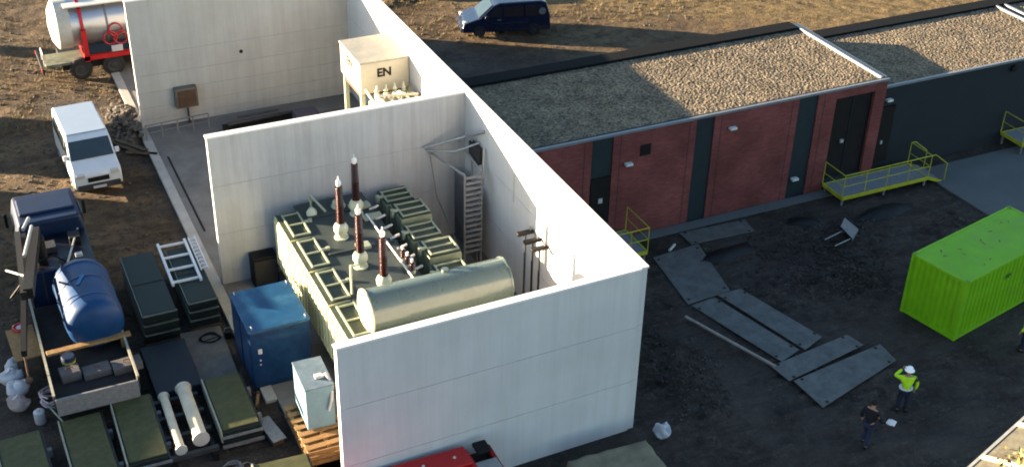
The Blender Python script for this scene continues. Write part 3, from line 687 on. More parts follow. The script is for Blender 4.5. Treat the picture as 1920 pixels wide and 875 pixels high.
# tanker trailer: rear end to the left, near side at y = 34.6
K = thing('tanker_trailer', (0,0,0), 0, 'silver tanker trailer with red frame, standing behind the far stained wall', 'tanker')
tk = MB().lathe((-12.6,36.05,2.55), [(.2,-.30),(.75,-.24),(1.05,-.12),(1.20,0),(1.20,8.4),(1.0,8.6),(.3,8.7)], 40, 'x').build('tank_barrel', silver, K, smooth=35)
MB().lathe((-12.9,36.05,2.55), [(.15,-.36),(.8,-.28),(1.15,-.1),(1.26,.0),(1.26,.62),(1.2,.64)], 40, 'x').build('tank_end', mat('tank_end_grey',(.36,.36,.33),.5,var=.2,scale=2), K, smooth=35)
for x in (-10.6,-8.2,-6): MB().lathe((x,36.05,2.55), [(1.2,0),(1.225,.02),(1.225,.09),(1.2,.11)], 40, 'x').build('tank_hoop', galv_dull, tk)
for x in (-11.85,):
    q = MB()
    for k in range(13):
        t0 = -math.pi*.5+math.pi*k/12; a_ = (x, 36.05-1.30*math.cos(t0), 2.55+1.30*math.sin(t0))
        if k: q.slabq([(x,p_[1],p_[2]),(x,a_[1],a_[2]),(x+.16,a_[1],a_[2]),(x+.16,p_[1],p_[2])], (0,0,1), .06)
        p_ = a_
    q.build('red_hoop', red_paint, K)
    MB().box(x-.05,34.55,.95,x+.2,34.75,2.6).build('red_post', red_paint, K)
MB().box(-11.9,34.55,1.0,-4.4,34.8,1.22).box(-11.9,37.3,1.0,-4.4,37.55,1.22).box(-11.9,34.8,1.0,-11.7,37.3,1.2).box(-6,34.8,1.0,-5.8,37.3,1.2).build('chassis', red_paint, K)
MB().box(-13.8,34.7,.85,-11.9,36.2,.98).build('rear_deck', mat('deck_worn',(.11,.12,.09),.8,var=.4,scale=3,dirt=(.05,.04,.03),dirt_amt=.6), K, bevel=.02)
MB().box(-14.0,34.6,.55,-13.9,37.3,.85).build('rear_bumper', black, K)
for y in (34.75,37.2): MB().box(-14.02,y,.6,-14.0,y+.25,.78).build('tail_light', red_paint, K)
MB().path([(-13.85,34.7,.98),(-13.85,34.7,1.6),(-13.85,35.6,1.6),(-13.85,35.6,.98)],.03).build('hand_rail', pale_metal, K)
for x in (-12.15,-10.55):
    for y, s in ((34.75,-1),(37.35,1)): wheel(K, x, y, .56, .32, s, dark_grey)
MB().box(-13.0,34.9,.5,-6,37.2,.95).build('underframe', black, K)
for (x,z) in ((-10.2,2.35),(-10.5,1.95),(-10.0,1.9)):
    q = MB(); c0 = None
    for k in range(17):
        t0 = 2*math.pi*k/16; c1 = (x+.33*math.cos(t0), 34.80-.03, z+.33*math.sin(t0))
        if c0: q.cyl(c0, c1, .04, n=6)
        c0 = c1
    q.build('hose_coil', red_paint, K)
MB().box(-10.55,34.5,1.3,-10.0,34.62,1.62).build('valve_box', white_pl, K, bevel=.02)
MB().box(-12.5,34.95,3.70,-4.8,35.6,3.76).build('walkway', pale_metal, K)
# stuff: rubble and boards by the van / wall end
def heap(name, label, cat, cx, cy, rx, ry, n, mats, zz=0, smin=.08, smax=.3):
    q = MB()
    rnd = random.Random(int(abs(cx*70+cy*31)))
    for i in range(n):
        a = rnd.random()*6.28; r_ = rnd.random()**.7; x = cx+rx*r_*math.cos(a); y = cy+ry*r_*math.sin(a); s_ = rnd.uniform(smin,smax)
        i0 = len(q.v); q.ball((0,0,0), s_*.5, 4, 6, (1,rnd.uniform(.6,1.2),rnd.uniform(.4,.8)))
        for k in range(i0,len(q.v)):
            p = q.v[k]; j = 1+rnd.uniform(-.3,.3); q.v[k] = (x+p[0]*j, y+p[1]*j, zz+.05+(1-r_)*.12+height(x,y)+p[2]*j)
    o = q.build(name, mats); tag(o, label, cat); return o
stone_m = mat('rubble_stone', (.07,.062,.055), .9, var=.5, scale=1.5)
clod_m = mat('earth_clod', (.026,.024,.023), .95, var=.5, scale=1.5)
h1 = heap('rubble', 'heap of stones and earth along the foot of the long white wall', 'rubble', 2.7, 1.8, 1.5, 3.0, 260, clod_m, -.03, .03, .15); h1['kind'] = 'stuff'
h2 = heap('rubble', 'scattered grey stones in the dark yard before the yellow platform', 'rubble', 12.0, 4.5, 2.6, 1.3, 200, clod_m, -.03, .04, .14); h2['kind'] = 'stuff'
h3 = heap('rubble', 'pale rubble at the end of the far stained wall beside the van', 'rubble', -11.15, 28.6, .75, 2.2, 260, stone_m, 0, .08, .32); h3['kind'] = 'stuff'
h4 = heap('rubble', 'loose pale stones scattered over the open yard by the workers', 'rubble', 8, -4.2, 7, 2.2, 140, stone_m, -.04, .02, .07); h4['kind'] = 'stuff'
h5 = heap('rubble', 'dark earth clods scattered in front of the brick building', 'rubble', 11.9, 6.6, 3.4, 2.4, 420, clod_m, -.03, .04, .16); h5['kind'] = 'stuff'
for i, (x,y,l,a,z) in enumerate(((-11.7,26.4,2.3,R(-62),.1),(-11.35,26.2,1.9,R(-55),.16),(-11.05,25.4,1.5,R(-30),.08))):
    t = thing('timber_board', (x,y,z), a, ['pale board nearest the white van, on the rubble', 'upper pale board on the rubble beside the van', 'short pale board at the kerb corner beside the van'][i], 'board', 'boards lying beside the white van')
    MB().box(-l/2,-.12,0,l/2,.12,.05).build('board', wood_old, t, bevel=.008); MB().box(-l/2+.1,-.16,-.06,-l/2+.2,.16,0).build('batten', wood_old, t)

# ------------------------------------------------------------------ blue crane truck (nose to +y)
B = thing('crane_truck', (-15.9,7.0,0), 0, 'dark blue flatbed truck with a folded black crane, at the left edge', 'truck')
for s in (-1,1):
    for y in (1.4,2.7,9.6):
        t = MB().lathe((s*1.05-.15,y,.5), [(.3,0),(.48,0),(.5,.05),(.5,.25),(.48,.3),(.3,.3)], 24, 'x').build('wheel', rubber, B, smooth=35)
        MB().lathe((s*1.05+s*.155,y,.5), [(.3,0),(.28,s*.03),(.1,s*.01),(.08,s*.05)], 18, 'x').build('rim', galv_dull, t)
MB().box(-.5,.2,.55,.5,11.2,.85).build('chassis', black, B)
bedx0, bedx1 = -1.3, 1.3
MB().box(bedx0,.2,.95,bedx1,6.2,1.08).build('bed_floor', mat('bed_floor_dark',(.018,.017,.018),.85,var=.5,scale=2), B)
MB().box(bedx0-.05,.2,1.0,bedx0,6.2,1.5).build('side_board', dark_grey, B); MB().box(bedx1,.2,1.0,bedx1+.05,6.2,1.5).build('side_board', dark_grey, B)
MB().box(bedx0-.06,.2,1.5,bedx0+.02,6.2,1.56).box(bedx1-.02,.2,1.5,bedx1+.06,6.2,1.56).build('top_rail', rail_lit_edge, B)
MB().box(bedx0,.12,.75,bedx1,.2,1.42).build('tailboard', galv_dull, B, bevel=.01)
# cab
cb = MB(); cb.prof([(-1.25,.8),(1.25,.8),(1.25,2.0),(1.1,2.75),(-1.1,2.75),(-1.25,2.0)], 9.3, 11.6)
cb.build('cab', blue_truck, B, bevel=.10, segs=3, smooth=40)
MB().box(-1.0,9.9,2.74,1.0,11.2,2.84).build('roof_spoiler', blue_truck, B, bevel=.05)
MB().box(-1.12,11.595,1.75,1.12,11.63,2.5).build('windscreen', glass, B)
for s in (-1,1): MB().box(s*1.245-.015,10.2,1.6,s*1.245+.015,11.2,2.3).build('side_window', glass, B); MB().box(s*1.45-.06,11.3,1.6,s*1.45+.06,11.45,2.2).build('mirror', black, B, bevel=.02)
MB().box(-1.2,6.5,1.0,1.2,9.2,2.15).build('engine_locker', mat('dark_locker',(.002,.003,.008),.4,var=.3), B, bevel=.04)
MB().box(.55,7.2,2.15,.8,7.4,2.3).build('locker_lamp', pale_metal, B, bevel=.03)
MB().box(-1.2,6.3,.9,1.2,6.45,2.4).build('headboard', blue_truck, B, bevel=.02)
# crane
cr = MB().cyl((-.6,7.4,.9),(-.6,7.4,3.2),.22,n=16).build('crane_column', black, B, smooth=40)
cm_ = MB()
def beam(mb, a, b, w_, h_):
    a = Vector(a); b = Vector(b); d = (b-a).normalized(); sx = d.cross(Vector((0,0,1))).normalized()*w_/2; uz = sx.cross(d).normalized()*h_/2
    i = len(mb.v); mb.v += [tuple(p+q) for p in (a,b) for q in (-sx-uz, sx-uz, sx+uz, -sx+uz)]
    mb.f += [(i,i+1,i+2,i+3),(i+7,i+6,i+5,i+4)]+[(i+k,i+4+k,i+4+(k+1)%4,i+(k+1)%4) for k in range(4)]; return mb
beam(cm_, (-.6,7.7,3.3), (-1.35,3.4,3.5), .30, .38); beam(cm_, (-1.5,3.3,3.5), (-1.2,8.4,2.9), .2, .28); beam(cm_, (-1.0,8.6,2.7), (-1.9,1.8,2.3), .17, .24)
cm_.build('crane_arm', black, B)
cy_ = MB().cyl((-.7,7.6,3.6),(-1.2,5.4,3.75),.06,n=10).cyl((-1.35,4.4,3.6),(-1.85,6.2,2.85),.04,n=8).cyl((-1.0,8.0,3.3),(-.7,9.1,3.1),.07,n=8)
cy_.build('hydraulic_ram', galv, B)
hk = MB().path([(-1.9,1.8,2.2),(-1.92,1.7,1.4)],.03).ball((-1.92,1.7,1.3),.13,6,10); hk.build('crane_hook', rust, B)
MB().path([(-1.0,7.2,2.2),(-1.5,6.2,2.0),(-1.9,4.8,2.6),(-1.3,4.6,3.4)],.03).build('hydraulic_hose', black, B)
# things lying on the bed
def cap_tank(name, label, a, b, r, m):
    pass
bt = thing('blue_tank', (-15.4,11.4,2.02), R(1), 'shiny dark blue rounded plastic tank lying on the truck bed', 'tank')
L_ = 1.75
MB().lathe((0,-L_,0), [(.05,-.02),(.45,.0),(.70,.08),(.82,.25),(.84,.45),(.84,2*L_-.45),(.82,2*L_-.25),(.70,2*L_-.08),(.45,2*L_),(.05,2*L_+.02)], 40, 'y').build('shell', blue_tank, bt, smooth=60)
for y in (-1.0,.2,1.2): MB().lathe((0,y,0), [(.84,0),(.862,.02),(.862,.08),(.84,.1)], 40, 'y').build('rib', blue_tank, bt, smooth=60)
MB().cyl((0,1.75,.35),(0,1.86,.38),.22,n=18).build('lid', mat('grey_lid',(.16,.17,.14),.6,var=.2), bt)
MB().slabq([(-.28,-.15,.81),(-.02,.35,.862),(.06,.25,.862),(-.2,-.25,.83)], (0,0,1), .012).build('scuffed_label', mat('scuff_blue',(.03,.12,.25),.6,var=.4,scale=12), bt)
for sy in (-1.1,1.1): MB().box(-.7,sy-.12,-.78,.7,sy+.12,-.5).build('cradle', wood_old, bt)
pk = thing('timber_plank', (-15.7,9.62,1.5), R(2), 'yellow timber plank across the truck bed in front of the blue tank', 'plank')
MB().box(-1.42,-.12,0,1.35,.12,.09).build('plank', wood, pk, bevel=.01); MB().box(-1.0,-.08,-.42,-.86,.08,0).box(1.0,-.08,-.42,1.14,.08,0).build('upright', wood, pk)
for i, (x, w_, h_, lab) in enumerate(((-14.75,.95,.30,'right grey concrete block on the tail of the truck bed'),(-15.72,.9,.26,'middle grey concrete block on the tail of the truck bed'),(-16.55,.65,.36,'left grey concrete block on the tail of the truck bed'))):
    t = thing('concrete_block', (x,8.35+.12*i,1.08), R(4), lab, 'block', 'grey blocks on the truck tail')
    MB().box(-w_/2,-.26,0,w_/2,.26,h_).build('block', mat('grey_block',(.08,.075,.078),.9,var=.3,scale=3,bump=.3), t, bevel=.03)
    MB().path([(-.1,0,h_),(-.1,0,h_+.08),(.1,0,h_+.08),(.1,0,h_)],.015).build('lifting_eye', rust, t)
t = thing('barrel', (-16.5,9.1,1.08), 0, 'small dark blue barrel with a yellow band at the left of the truck tail', 'barrel')
MB().lathe((0,0,0), [(.2,0),(.22,.05),(.22,.5),(.2,.55)], 18).build('shell', blue_truck, t, smooth=40); MB().lathe((0,0,.3), [(.225,0),(.228,.08)], 18).build('band', yellow, t)
# beside the truck
t = thing('plywood_board', (-17.72,11.3,1.0), R(3), 'tan plywood board left of the crane truck', 'board')
MB().box(-.45,-1.0,0,.45,.95,.05).build('board', wood, t, bevel=.01)
for a_ in (-.4,.3):
    for b_ in (-.9,.8): MB().box(a_,b_,-1.0,a_+.1,b_+.1,0).build('trestle_leg', wood_old, t)
q = MB(); c0 = None
for k in range(17):
    t0 = 2*math.pi*k/16; c1 = (.2*math.cos(t0), .2*math.sin(t0), .05)
    if c0: q.cyl(c0, c1, .055, n=8)
    c0 = c1
t = thing('hose_coil', (-17.75,12.15,1.06), 0, 'small red hose coil with white centre on the plywood board', 'hose')
q.build('hose', red_paint, t); MB().cyl((0,0,.02),(0,0,.07),.12,n=12).build('hub', white_pl, t)
t = thing('cable_coil', (-17.3,8.5,.2), 0, 'loose pink grey cable coil beside the truck wheel', 'cable')
q = MB(); c0 = None
for k in range(60):
    t0 = k*.5; r_ = .42+.06*math.sin(k*1.7); c1 = (r_*math.cos(t0)*.7, r_*math.sin(t0), .03+.25*abs(math.sin(k*.13))+k*.006)
    if c0: q.cyl(c0, c1, .028, n=6)
    c0 = c1
q.build('cable', mat('pink_grey_cable',(.34,.28,.32),.6,var=.3), t); MB().path([(-.1,-.4,.3),(.2,-1.1,.1)],.03).build('cable_tail', pale_frame, t)

# stack of white bags
for i, (x, y, z, s_, lab) in enumerate(((-18.30,8.9,.0,.62,'pinkish bag at the bottom end of the white bag row'),(-18.2,9.6,.05,.66,'blue white bag second from the bottom of the row'),(-18.35,10.3,.08,.68,'white bag third from the bottom of the row'),(-18.15,10.95,.1,.6,'white bag at the top end of the row'))):
    b_ = MB().ball((0,0,.42*s_/.62*.8), s_*.62, 12, 16, (.95,.8,.72)); rnd = random.Random(i)
    for k in range(len(b_.v)):
        p = Vector(b_.v[k]); n_ = NZ.noise(p*3+Vector((i*7,0,0)))+.6*NZ.noise(p*8); p *= 1+.28*n_; b_.v[k] = tuple(p)
    t = thing('sand_bag', (x,y,z), rnd.random()*3, lab, 'bag', 'white bags beside the crane truck')
    b_.build('sack', white_pl if i else mat('pink_white_sack',(.26,.20,.19),.7,var=.2,scale=4), t, smooth=60); MB().cyl((0,0,s_*.75),(.08,.02,s_*.98),.07,.12,n=8).build('tied_neck', white_pl, t)
t = thing('plastic_drum', (-17.75,8.05,0), 0, 'small white drum beside the pinkish bag', 'drum')
MB().lathe((0,0,0), [(.16,0),(.18,.03),(.18,.45),(.12,.5)], 16).build('shell', white_pl, t, smooth=40); MB().cyl((0,0,.5),(0,0,.56),.06,n=10).build('cap', pale_metal, t)

# ------------------------------------------------------------------ dark green crates (radiator crates)
def tall_crate(label, x, y, w_, l_, h_, tiers, top_m, loc_rz=0):
    t = thing('radiator_crate', (x,y,0), loc_rz, label, 'crate', 'dark green crates in front of the kerb')
    z = .12; th = (h_-.12)/tiers
    for i in range(tiers):
        MB().box(-w_/2,-l_/2,z+.04,w_/2,l_/2,z+th-.05).build('radiator_pack', crate_dark, t, bevel=.02)
        e = MB().box(-w_/2-.02,-l_/2-.05,z+th-.05,w_/2+.02,-l_/2+.02,z+th).box(-w_/2-.03,-l_/2+.02,z+th-.05,-w_/2+.02,l_/2,z+th)
        e.build('edge_strip', tr_frame_d, t); z += th
    MB().box(-w_/2+.05,-l_/2+.08,z-.045,w_/2-.05,l_/2-.05,z-.01).build('top_panel', top_m, t)
    MB().box(-w_/2+.05,-.03,z-.01,w_/2-.05,.03,z+.01).build('top_batten', crate_dark, t)
    MB().box(-w_/2,-l_/2-.02,0,w_/2,-l_/2+.12,.12).box(-w_/2,-l_/2+.12,0,-w_/2+.1,l_/2-.12,.12).box(w_/2-.1,-l_/2+.12,0,w_/2,l_/2-.12,.12).box(-w_/2,l_/2-.12,0,w_/2,l_/2,.12).build('skid', wood_old, t)
    return t
tr_frame_d = mat('dull_green_edge', (.07,.085,.075), .6, var=.3, scale=5)
crate_top = mat('crate_top_green', (.009,.018,.018), .65, var=.25, scale=3)
tall_crate('tall stack of dark green crates left of the white ladder', -13.15, 12.85, 1.2, 4.2, 1.35, 3, crate_top)
tall_crate('dark green crates stacked under the white ladder', -11.55, 13.0, 1.05, 3.9, 1.25, 3, crate_top)
ldr = thing('ladder', (-11.75,13.85,1.24), R(-1), 'white steel ladder frame lying on the right stack of green crates', 'ladder')
MB().box(-.6,-1.5,0,-.5,1.5,.12).box(.42,-1.5,0,.52,1.5,.12).build('stile', white_paint, ldr, bevel=.01)
for i in range(4): MB().box(-.5,-1.35+i*.87,.02,.42,-1.26+i*.87,.09).build('rung', white_paint, ldr)
t = thing('ladder', (-11.02,14.1,1.24), R(-1), 'narrow white ladder lying against the right side of the larger ladder', 'ladder')
MB().box(-.12,-1.1,0,-.07,1.3,.1).box(.12,-1.1,0,.17,1.3,.1).build('stile', white_paint, t, bevel=.006)
for i in range(9): MB().box(-.07,-1.0+i*.27,.02,.12,-.95+i*.27,.07).build('rung', white_paint, t)
def low_crate(label, x, y, w_, l_, h_, rz=0, top=olive):
    t = thing('olive_crate', (x,y,0), rz, label, 'crate', 'low olive topped crates at the front left')
    MB().box(-w_/2,-l_/2,.14,w_/2,l_/2,h_-.05).build('radiator_pack', crate_dark, t, bevel=.02)
    q = MB(); n = 9
    MB().box(-w_/2+.04,-l_/2+.1,h_-.05,w_/2-.04,l_/2-.05,h_).build('top_panel', top, t, bevel=.01)
    MB().box(-w_/2-.05,-l_/2,.3,-w_/2,l_/2,h_+.03).build('side_batten', rail_lit_edge, t)  # pale left batten: the crate's sunlit edge put into the colour
    MB().box(w_/2,-l_/2,.3,w_/2+.04,l_/2,h_-.1).build('side_batten', dark_grey, t)
    MB().box(-w_/2-.04,-l_/2-.10,.1,w_/2+.06,-l_/2-.02,.2).box(-w_/2-.04,-l_/2-.10,h_-.25,w_/2+.06,-l_/2-.03,h_-.18).build('end_frame', galv_dull, t)
    for yy in (-l_/2+.1, l_/2-.2): MB().box(-w_/2,yy,0,w_/2,yy+.1,.14).build('skid', wood_old, t)
    for yy in (-l_/4, l_/4): MB().box(w_/2+.02,yy-.08,.2,w_/2+.18,yy+.08,.5).build('flange', galv_dull, t)
    return t
low_crate('olive topped crate at the far left bottom corner', -18.45, 5.1, 1.35, 3.4, .72, R(2))
low_crate('olive topped crate second from the left, below the truck tail', -16.55, 5.25, 1.3, 3.4, .72, R(1))
low_crate('olive topped crate third from the left, beside the cream pipes', -14.95, 5.6, 1.25, 3.3, .74, R(-1))
low_crate('olive topped crate right of the cream pipes', -11.95, 5.75, 1.25, 2.9, .74, R(-1))
low_crate('olive topped crate at the bottom edge, left of the wooden pallet', -11.35, 1.2, 1.7, 2.4, .74, R(-4))
# brown-topped crate bottom
t = low_crate('brown topped crate at the bottom edge left of the olive one', -13.1, 1.35, 1.3, 2.2, .7, R(-3), wood_old)
# pipes on dark pallet
def big_pipe(label, x, y0, y1, r, z, rz=0):
    t = thing('cream_pipe', (x,(y0+y1)/2,z), rz, label, 'pipe', 'pair of cream pipes on dark pallets')
    l = (y1-y0)/2
    MB().lathe((0,-l,0), [(r*.7,.05),(r,0),(r,2*l),(r*.7,2*l-.05)], 24, 'y').build('pipe', pipe_cream, t, smooth=35)
    for e in (-l,l-.06): MB().lathe((0,e,0), [(r,0),(r+.05,0),(r+.05,.06),(r,.06)], 24, 'y').build('flange', pale_metal, t)
big_pipe('narrow cream pipe, left one of the pair', -13.93, 4.1, 7.0, .14, .62, R(-1))
big_pipe('thick cream pipe, right one of the pair', -13.25, 4.3, 7.1, .22, .68, R(-1))
t = thing('pallet', (-13.6,5.6,0), 0, 'dark pallet carrying the two cream pipes', 'pallet')
for yy in (-1.5,-.5,.5,1.4): MB().box(-.75,yy-.08,.30,.8,yy+.08,.44).build('cross_bearer', dark_grey, t)
MB().box(-.7,-1.7,0,-.55,1.7,.30).box(.6,-1.7,0,.75,1.7,.30).build('runner', black, t)
t = thing('blue_crate', (-13.3,8.5,0), R(0), 'dark blue crate behind the cream pipes', 'crate')
MB().box(-.8,-1.3,.1,.75,1.5,.6).build('body', mat('dark_blue_sheet',(.003,.009,.016),.6,var=.3,scale=2), t, bevel=.03); MB().box(-.8,-1.35,0,.75,-1.2,.1).box(-.8,1.2,0,.75,1.35,.1).build('skid', wood_old, t)
t = thing('grey_mat', (-11.85,9.1,0.02), R(-2), 'grey steel mat on the ground left of the blue cabinet', 'mat')
MB().box(-.75,-1.6,0,.7,1.9,.06).build('sheet', steel_plate, t, bevel=.01)
t = thing('metal_sheet', (-10.95,4.3,.03), R(10), 'short grey sheet metal piece left of the pale blue cabinet', 'sheet')
MB().box(-.3,-.6,.25,.15,.7,.3).build('sheet', galv_dull, t, bevel=.01); MB().box(-.25,-.5,0,.1,.6,.25).build('base', wood_old, t)

# ------------------------------------------------------------------ blue cabinet
C = thing('blue_cabinet', (-9.9,8.0,0), R(0), 'big blue steel cabinet in front of the transformer', 'cabinet')
MB().box(-1.02,-1.25,.15,1.05,1.25,2.45).build('body', blue_paint, C, bevel=.03)
MB().box(-1.05,-1.28,2.45,1.08,1.28,2.52).build('roof', mat('blue_roof_paint',(.005,.050,.125),.45,var=.3,scale=2,dirt=(.03,.11,.18),dirt_amt=.5), C, bevel=.02)
MB().box(-.95,-1.2,0,1.0,1.2,.15).build('base', black, C)
bt.scale = (1.14,.98,1.12)
q = MB().box(-1.05,-.02,.2,-1.02,.02,2.4).box(-1.04,-1.15,.35,-1.022,-.1,2.3).box(-1.04,.1,.35,-1.022,1.15,2.3); q.build('door', blue_paint, C)
MB().box(-.78,-1.262,1.55,-.64,-1.25,1.75).box(-.75,-1.262,1.25,-.69,-1.25,1.31).box(-.76,-1.262,1.08,-.70,-1.25,1.13).build('label_plate', white_pl, C)
for x in (-.9,.95):
    for y in (-1.1,1.1): MB().path([(x,y-.05,2.52),(x,y-.05,2.6),(x,y+.05,2.6),(x,y+.05,2.52)],.015).build('lifting_eye', galv, C)
# pale blue cabinet on pallets
P = thing('pale_blue_cabinet', (-9.52,4.15,.62), R(-2), 'pale blue upright cabinet standing on wooden pallets beside the front wall', 'cabinet')
MB().box(-.5,-.75,0,.42,.8,1.6).build('body', lt_blue, P, bevel=.02)
MB().box(-.52,-.77,1.6,.44,.82,1.64).build('top', mat('grey_blue_top',(.09,.13,.17),.5,var=.3,scale=4), P, bevel=.01)
MB().box(-.52,-.6,.12,-.5,.65,1.5).build('door', lt_blue, P)
MB().path([(.1,-.3,1.65),(.3,-.35,1.78),(.42,-.62,1.5),(.30,-.86,1.1),(.2,-.84,.7)],.05).build('cable', white_pl, P)
MB().box(-.05,-.35,1.64,.2,-.15,1.74).build('gland', white_pl, P, bevel=.02)
for i, (z, r_) in enumerate(((0,0),(.15,R(2)),(.30,R(-1)),(.45,R(1)))):
    t = thing('pallet', (-9.65,3.75,z), r_, ['bottom wooden pallet', 'second lowest wooden pallet', 'third wooden pallet up', 'topmost wooden pallet'][i]+' of the pile under the pale blue cabinet', 'pallet', 'wooden pallets piled under the pale blue cabinet')
    for k_ in range(7): MB().box(-.75,-1.2+k_*.36,.12,.70,-1.0+k_*.36,.15).build('deck_board', wood, t)
    for k_ in (-1,0,1): MB().box(k_*.66-.05,-1.2,0,k_*.66+.05,1.16,.12).build('bearer', wood, t)
t = thing('wooden_crate', (-9.75,1.35,0), R(-2), 'open yellow wooden crate below the pallets at the bottom edge', 'crate')
for z in (.1,.3,.5): MB().box(-.8,-1.0,z,-.76,1.0,z+.15).box(.5,-1.0,z,.54,1.0,z+.15).box(-.76,.96,z,.5,1.0,z+.15).box(-.76,-1.0,z,.5,-.96,z+.15).build('slat', wood, t)
MB().box(-.76,-.96,.05,.5,.96,.1).build('floor', wood, t)

# ------------------------------------------------------------------ red container at the front wall
Rr = thing('red_container', (-8.35,-1.38,.38), R(-1), 'red steel container lying close in front of the front white wall', 'container')
for x_ in (-2.6,1.8): MB().box(x_,-1.0,-.38,x_+.25,.9,.15).build('bearer', wood_old, Rr)
q = MB().box(-2.9,-1.1,.15,2.15,.95,1.25); q.build('body', red_paint, Rr, bevel=.03)
q = MB().box(-2.95,.2,1.25,2.05,1.0,1.36).box(-2.95,-1.15,1.25,2.6,-.35,1.33); q.build('top_panel', red_paint, Rr, bevel=.03)
MB().box(2.15,-1.0,.3,2.75,.9,1.05).build('engine_bay', black, Rr, bevel=.04)
MB().box(2.3,.45,1.30,2.75,.95,1.44).build('black_cover', black, Rr, bevel=.04)
MB().box(2.15,-.3,1.1,2.85,.3,1.22).build('grey_frame', galv, Rr, bevel=.02)
MB().box(2.75,-1.1,.2,2.9,.95,1.2).build('end_guard', mat('dark_red_paint',(.22,.008,.01),.5,var=.2), Rr, bevel=.03)
for x in (-2.2,-.8,.6,1.6): MB().ball((x,.6,1.37),.05,6,8).build('bolt', pale_metal, Rr)
# tan tarpaulin-covered slab
G_ = thing('covered_stack', (-1.75,-2.3,0), R(-2), 'tan tarpaulin covered slab stack at the bottom edge, in front of the white wall', 'stack')
v = []; f = []; n_ = 24
for j in range(n_+1):
    for i in range(n_+1):
        u_, w_ = i/n_*2-1, j/n_*2-1
        edge = max(abs(u_), abs(w_)); z = .72 if edge < .9 else .72*(1-((edge-.9)/.1)**1.5)
        z += .05*NZ.fractal(Vector((u_*3,w_*3,1)), .7, 2, 4)*(1 if edge < .95 else .3); v.append((u_*1.5, w_*1.05, max(z,.0)))
for j in range(n_):
    for i in range(n_): a = j*(n_+1)+i; f.append((a,a+1,a+n_+2,a+n_+1))
q = MB(); q.v = v; q.f = f; q.build('tarpaulin', tan, G_, smooth=60)
MB().box(-1.42,-.98,0,1.42,.98,.3).build('slab', wood_old, G_)
# crumpled white bag
bg_ = MB().ball((0,0,.26), .33, 12, 16, (.75,1.0,.75))
for k in range(len(bg_.v)):
    p = Vector(bg_.v[k]); p *= 1+.45*NZ.noise(p*4.5); bg_.v[k] = (p.x, p.y, max(.01,p.z))
tag(bg_.build('plastic_bag', white_pl, loc=(.62,-.85,.02)), 'crumpled white plastic bag on the ground at the right corner of the front wall', 'bag')

# ------------------------------------------------------------------ steel road plates
plates = [([(5.95,8.7),(5.5,5.3),(7.5,5.45),(8.2,8.85)],'wide grey road plate beside the small yellow platform'),
 ([(7.9,8.9),(10.9,8.75),(11.05,9.7),(7.9,9.85)],'grey road plate lying along the foot of the brick building'),
 ([(5.55,5.15),(6.65,5.25),(7.65,1.2),(6.65,.85)],'left one of the two parallel road plates in the middle of the path'),
 ([(6.85,5.35),(7.9,5.35),(8.9,1.5),(7.85,1.1)],'right one of the two parallel road plates in the middle of the path'),
 ([(6.1,.75),(9.8,1.2),(9.95,.45),(6.2,-.2)],'upper one of the two crosswise road plates nearest the workers'),
 ([(6.35,-.25),(10.55,.25),(10.45,-.75),(6.4,-1.85)],'lower one of the two crosswise road plates nearest the workers')]
for i, (p, lab) in enumerate(plates):
    z0 = max(height(x,y) for x,y in p)+.02+.012*i
    t = thing('road_plate', (p[0][0],p[0][1],z0), 0, lab, 'plate', 'grey steel road plates forming a path')
    loc = [(x-p[0][0],y-p[0][1]) for x,y in p]
    o = MB().poly(loc, 0, .035).build('plate', steel_plate, t, bevel=.008)
    cx = sum(q[0] for q in loc)/4; cy = sum(q[1] for q in loc)/4
    for a in loc: MB().cyl((a[0]*.85+cx*.15,a[1]*.85+cy*.15,.034),(a[0]*.85+cx*.15,a[1]*.85+cy*.15,.042),.06,n=10).build('lifting_hole', black, t)
t = thing('timber_pole', (5.55,2.6,.12), math.atan2(-3.8,1.3), 'long thin pale pole lying left of the road plates', 'pole')
MB().box(-2.05,-.05,0,2.05,.05,.07).build('pole', mat('bleached_wood',(.24,.20,.18),.8,var=.3,scale=5), t, bevel=.01)
t = thing('scrap_pipe', (7.0,8.95,.05), R(35), 'short pale pipe piece at the corner of the wide road plate', 'pipe')
MB().cyl((-.25,0,.06),(.25,0,.06),.06,n=10).build('pipe', pale_metal, t)
# barrow-like white sheet thing
t = thing('wheelbarrow', (14.35,7.0,.05), R(40), 'overturned pale metal wheelbarrow in the yard below the yellow platform', 'wheelbarrow')
tub = MB(); tub.slabq([(-.45,-.3,.1),(.45,-.35,.1),(.5,.3,.45),(-.35,.28,.5)], (.0,.2,.97), .03).slabq([(-.45,-.3,.0),(.45,-.35,.0),(.45,-.35,.12),(-.45,-.3,.12)], (0,1,0), .03)
tub.build('tub', galv_dull, t, bevel=.01)
MB().path([(-.4,-.2,.08),(-1.3,.25,.1)],.025).path([(-.35,.2,.3),(-1.25,.7,.25)],.025).build('handle', galv, t)
wh = MB().lathe((.62,-.03,.2), [(.1,0),(.18,0),(.18,.07),(.1,.07)], 16, 'y'); wh.build('wheel', rubber, t)
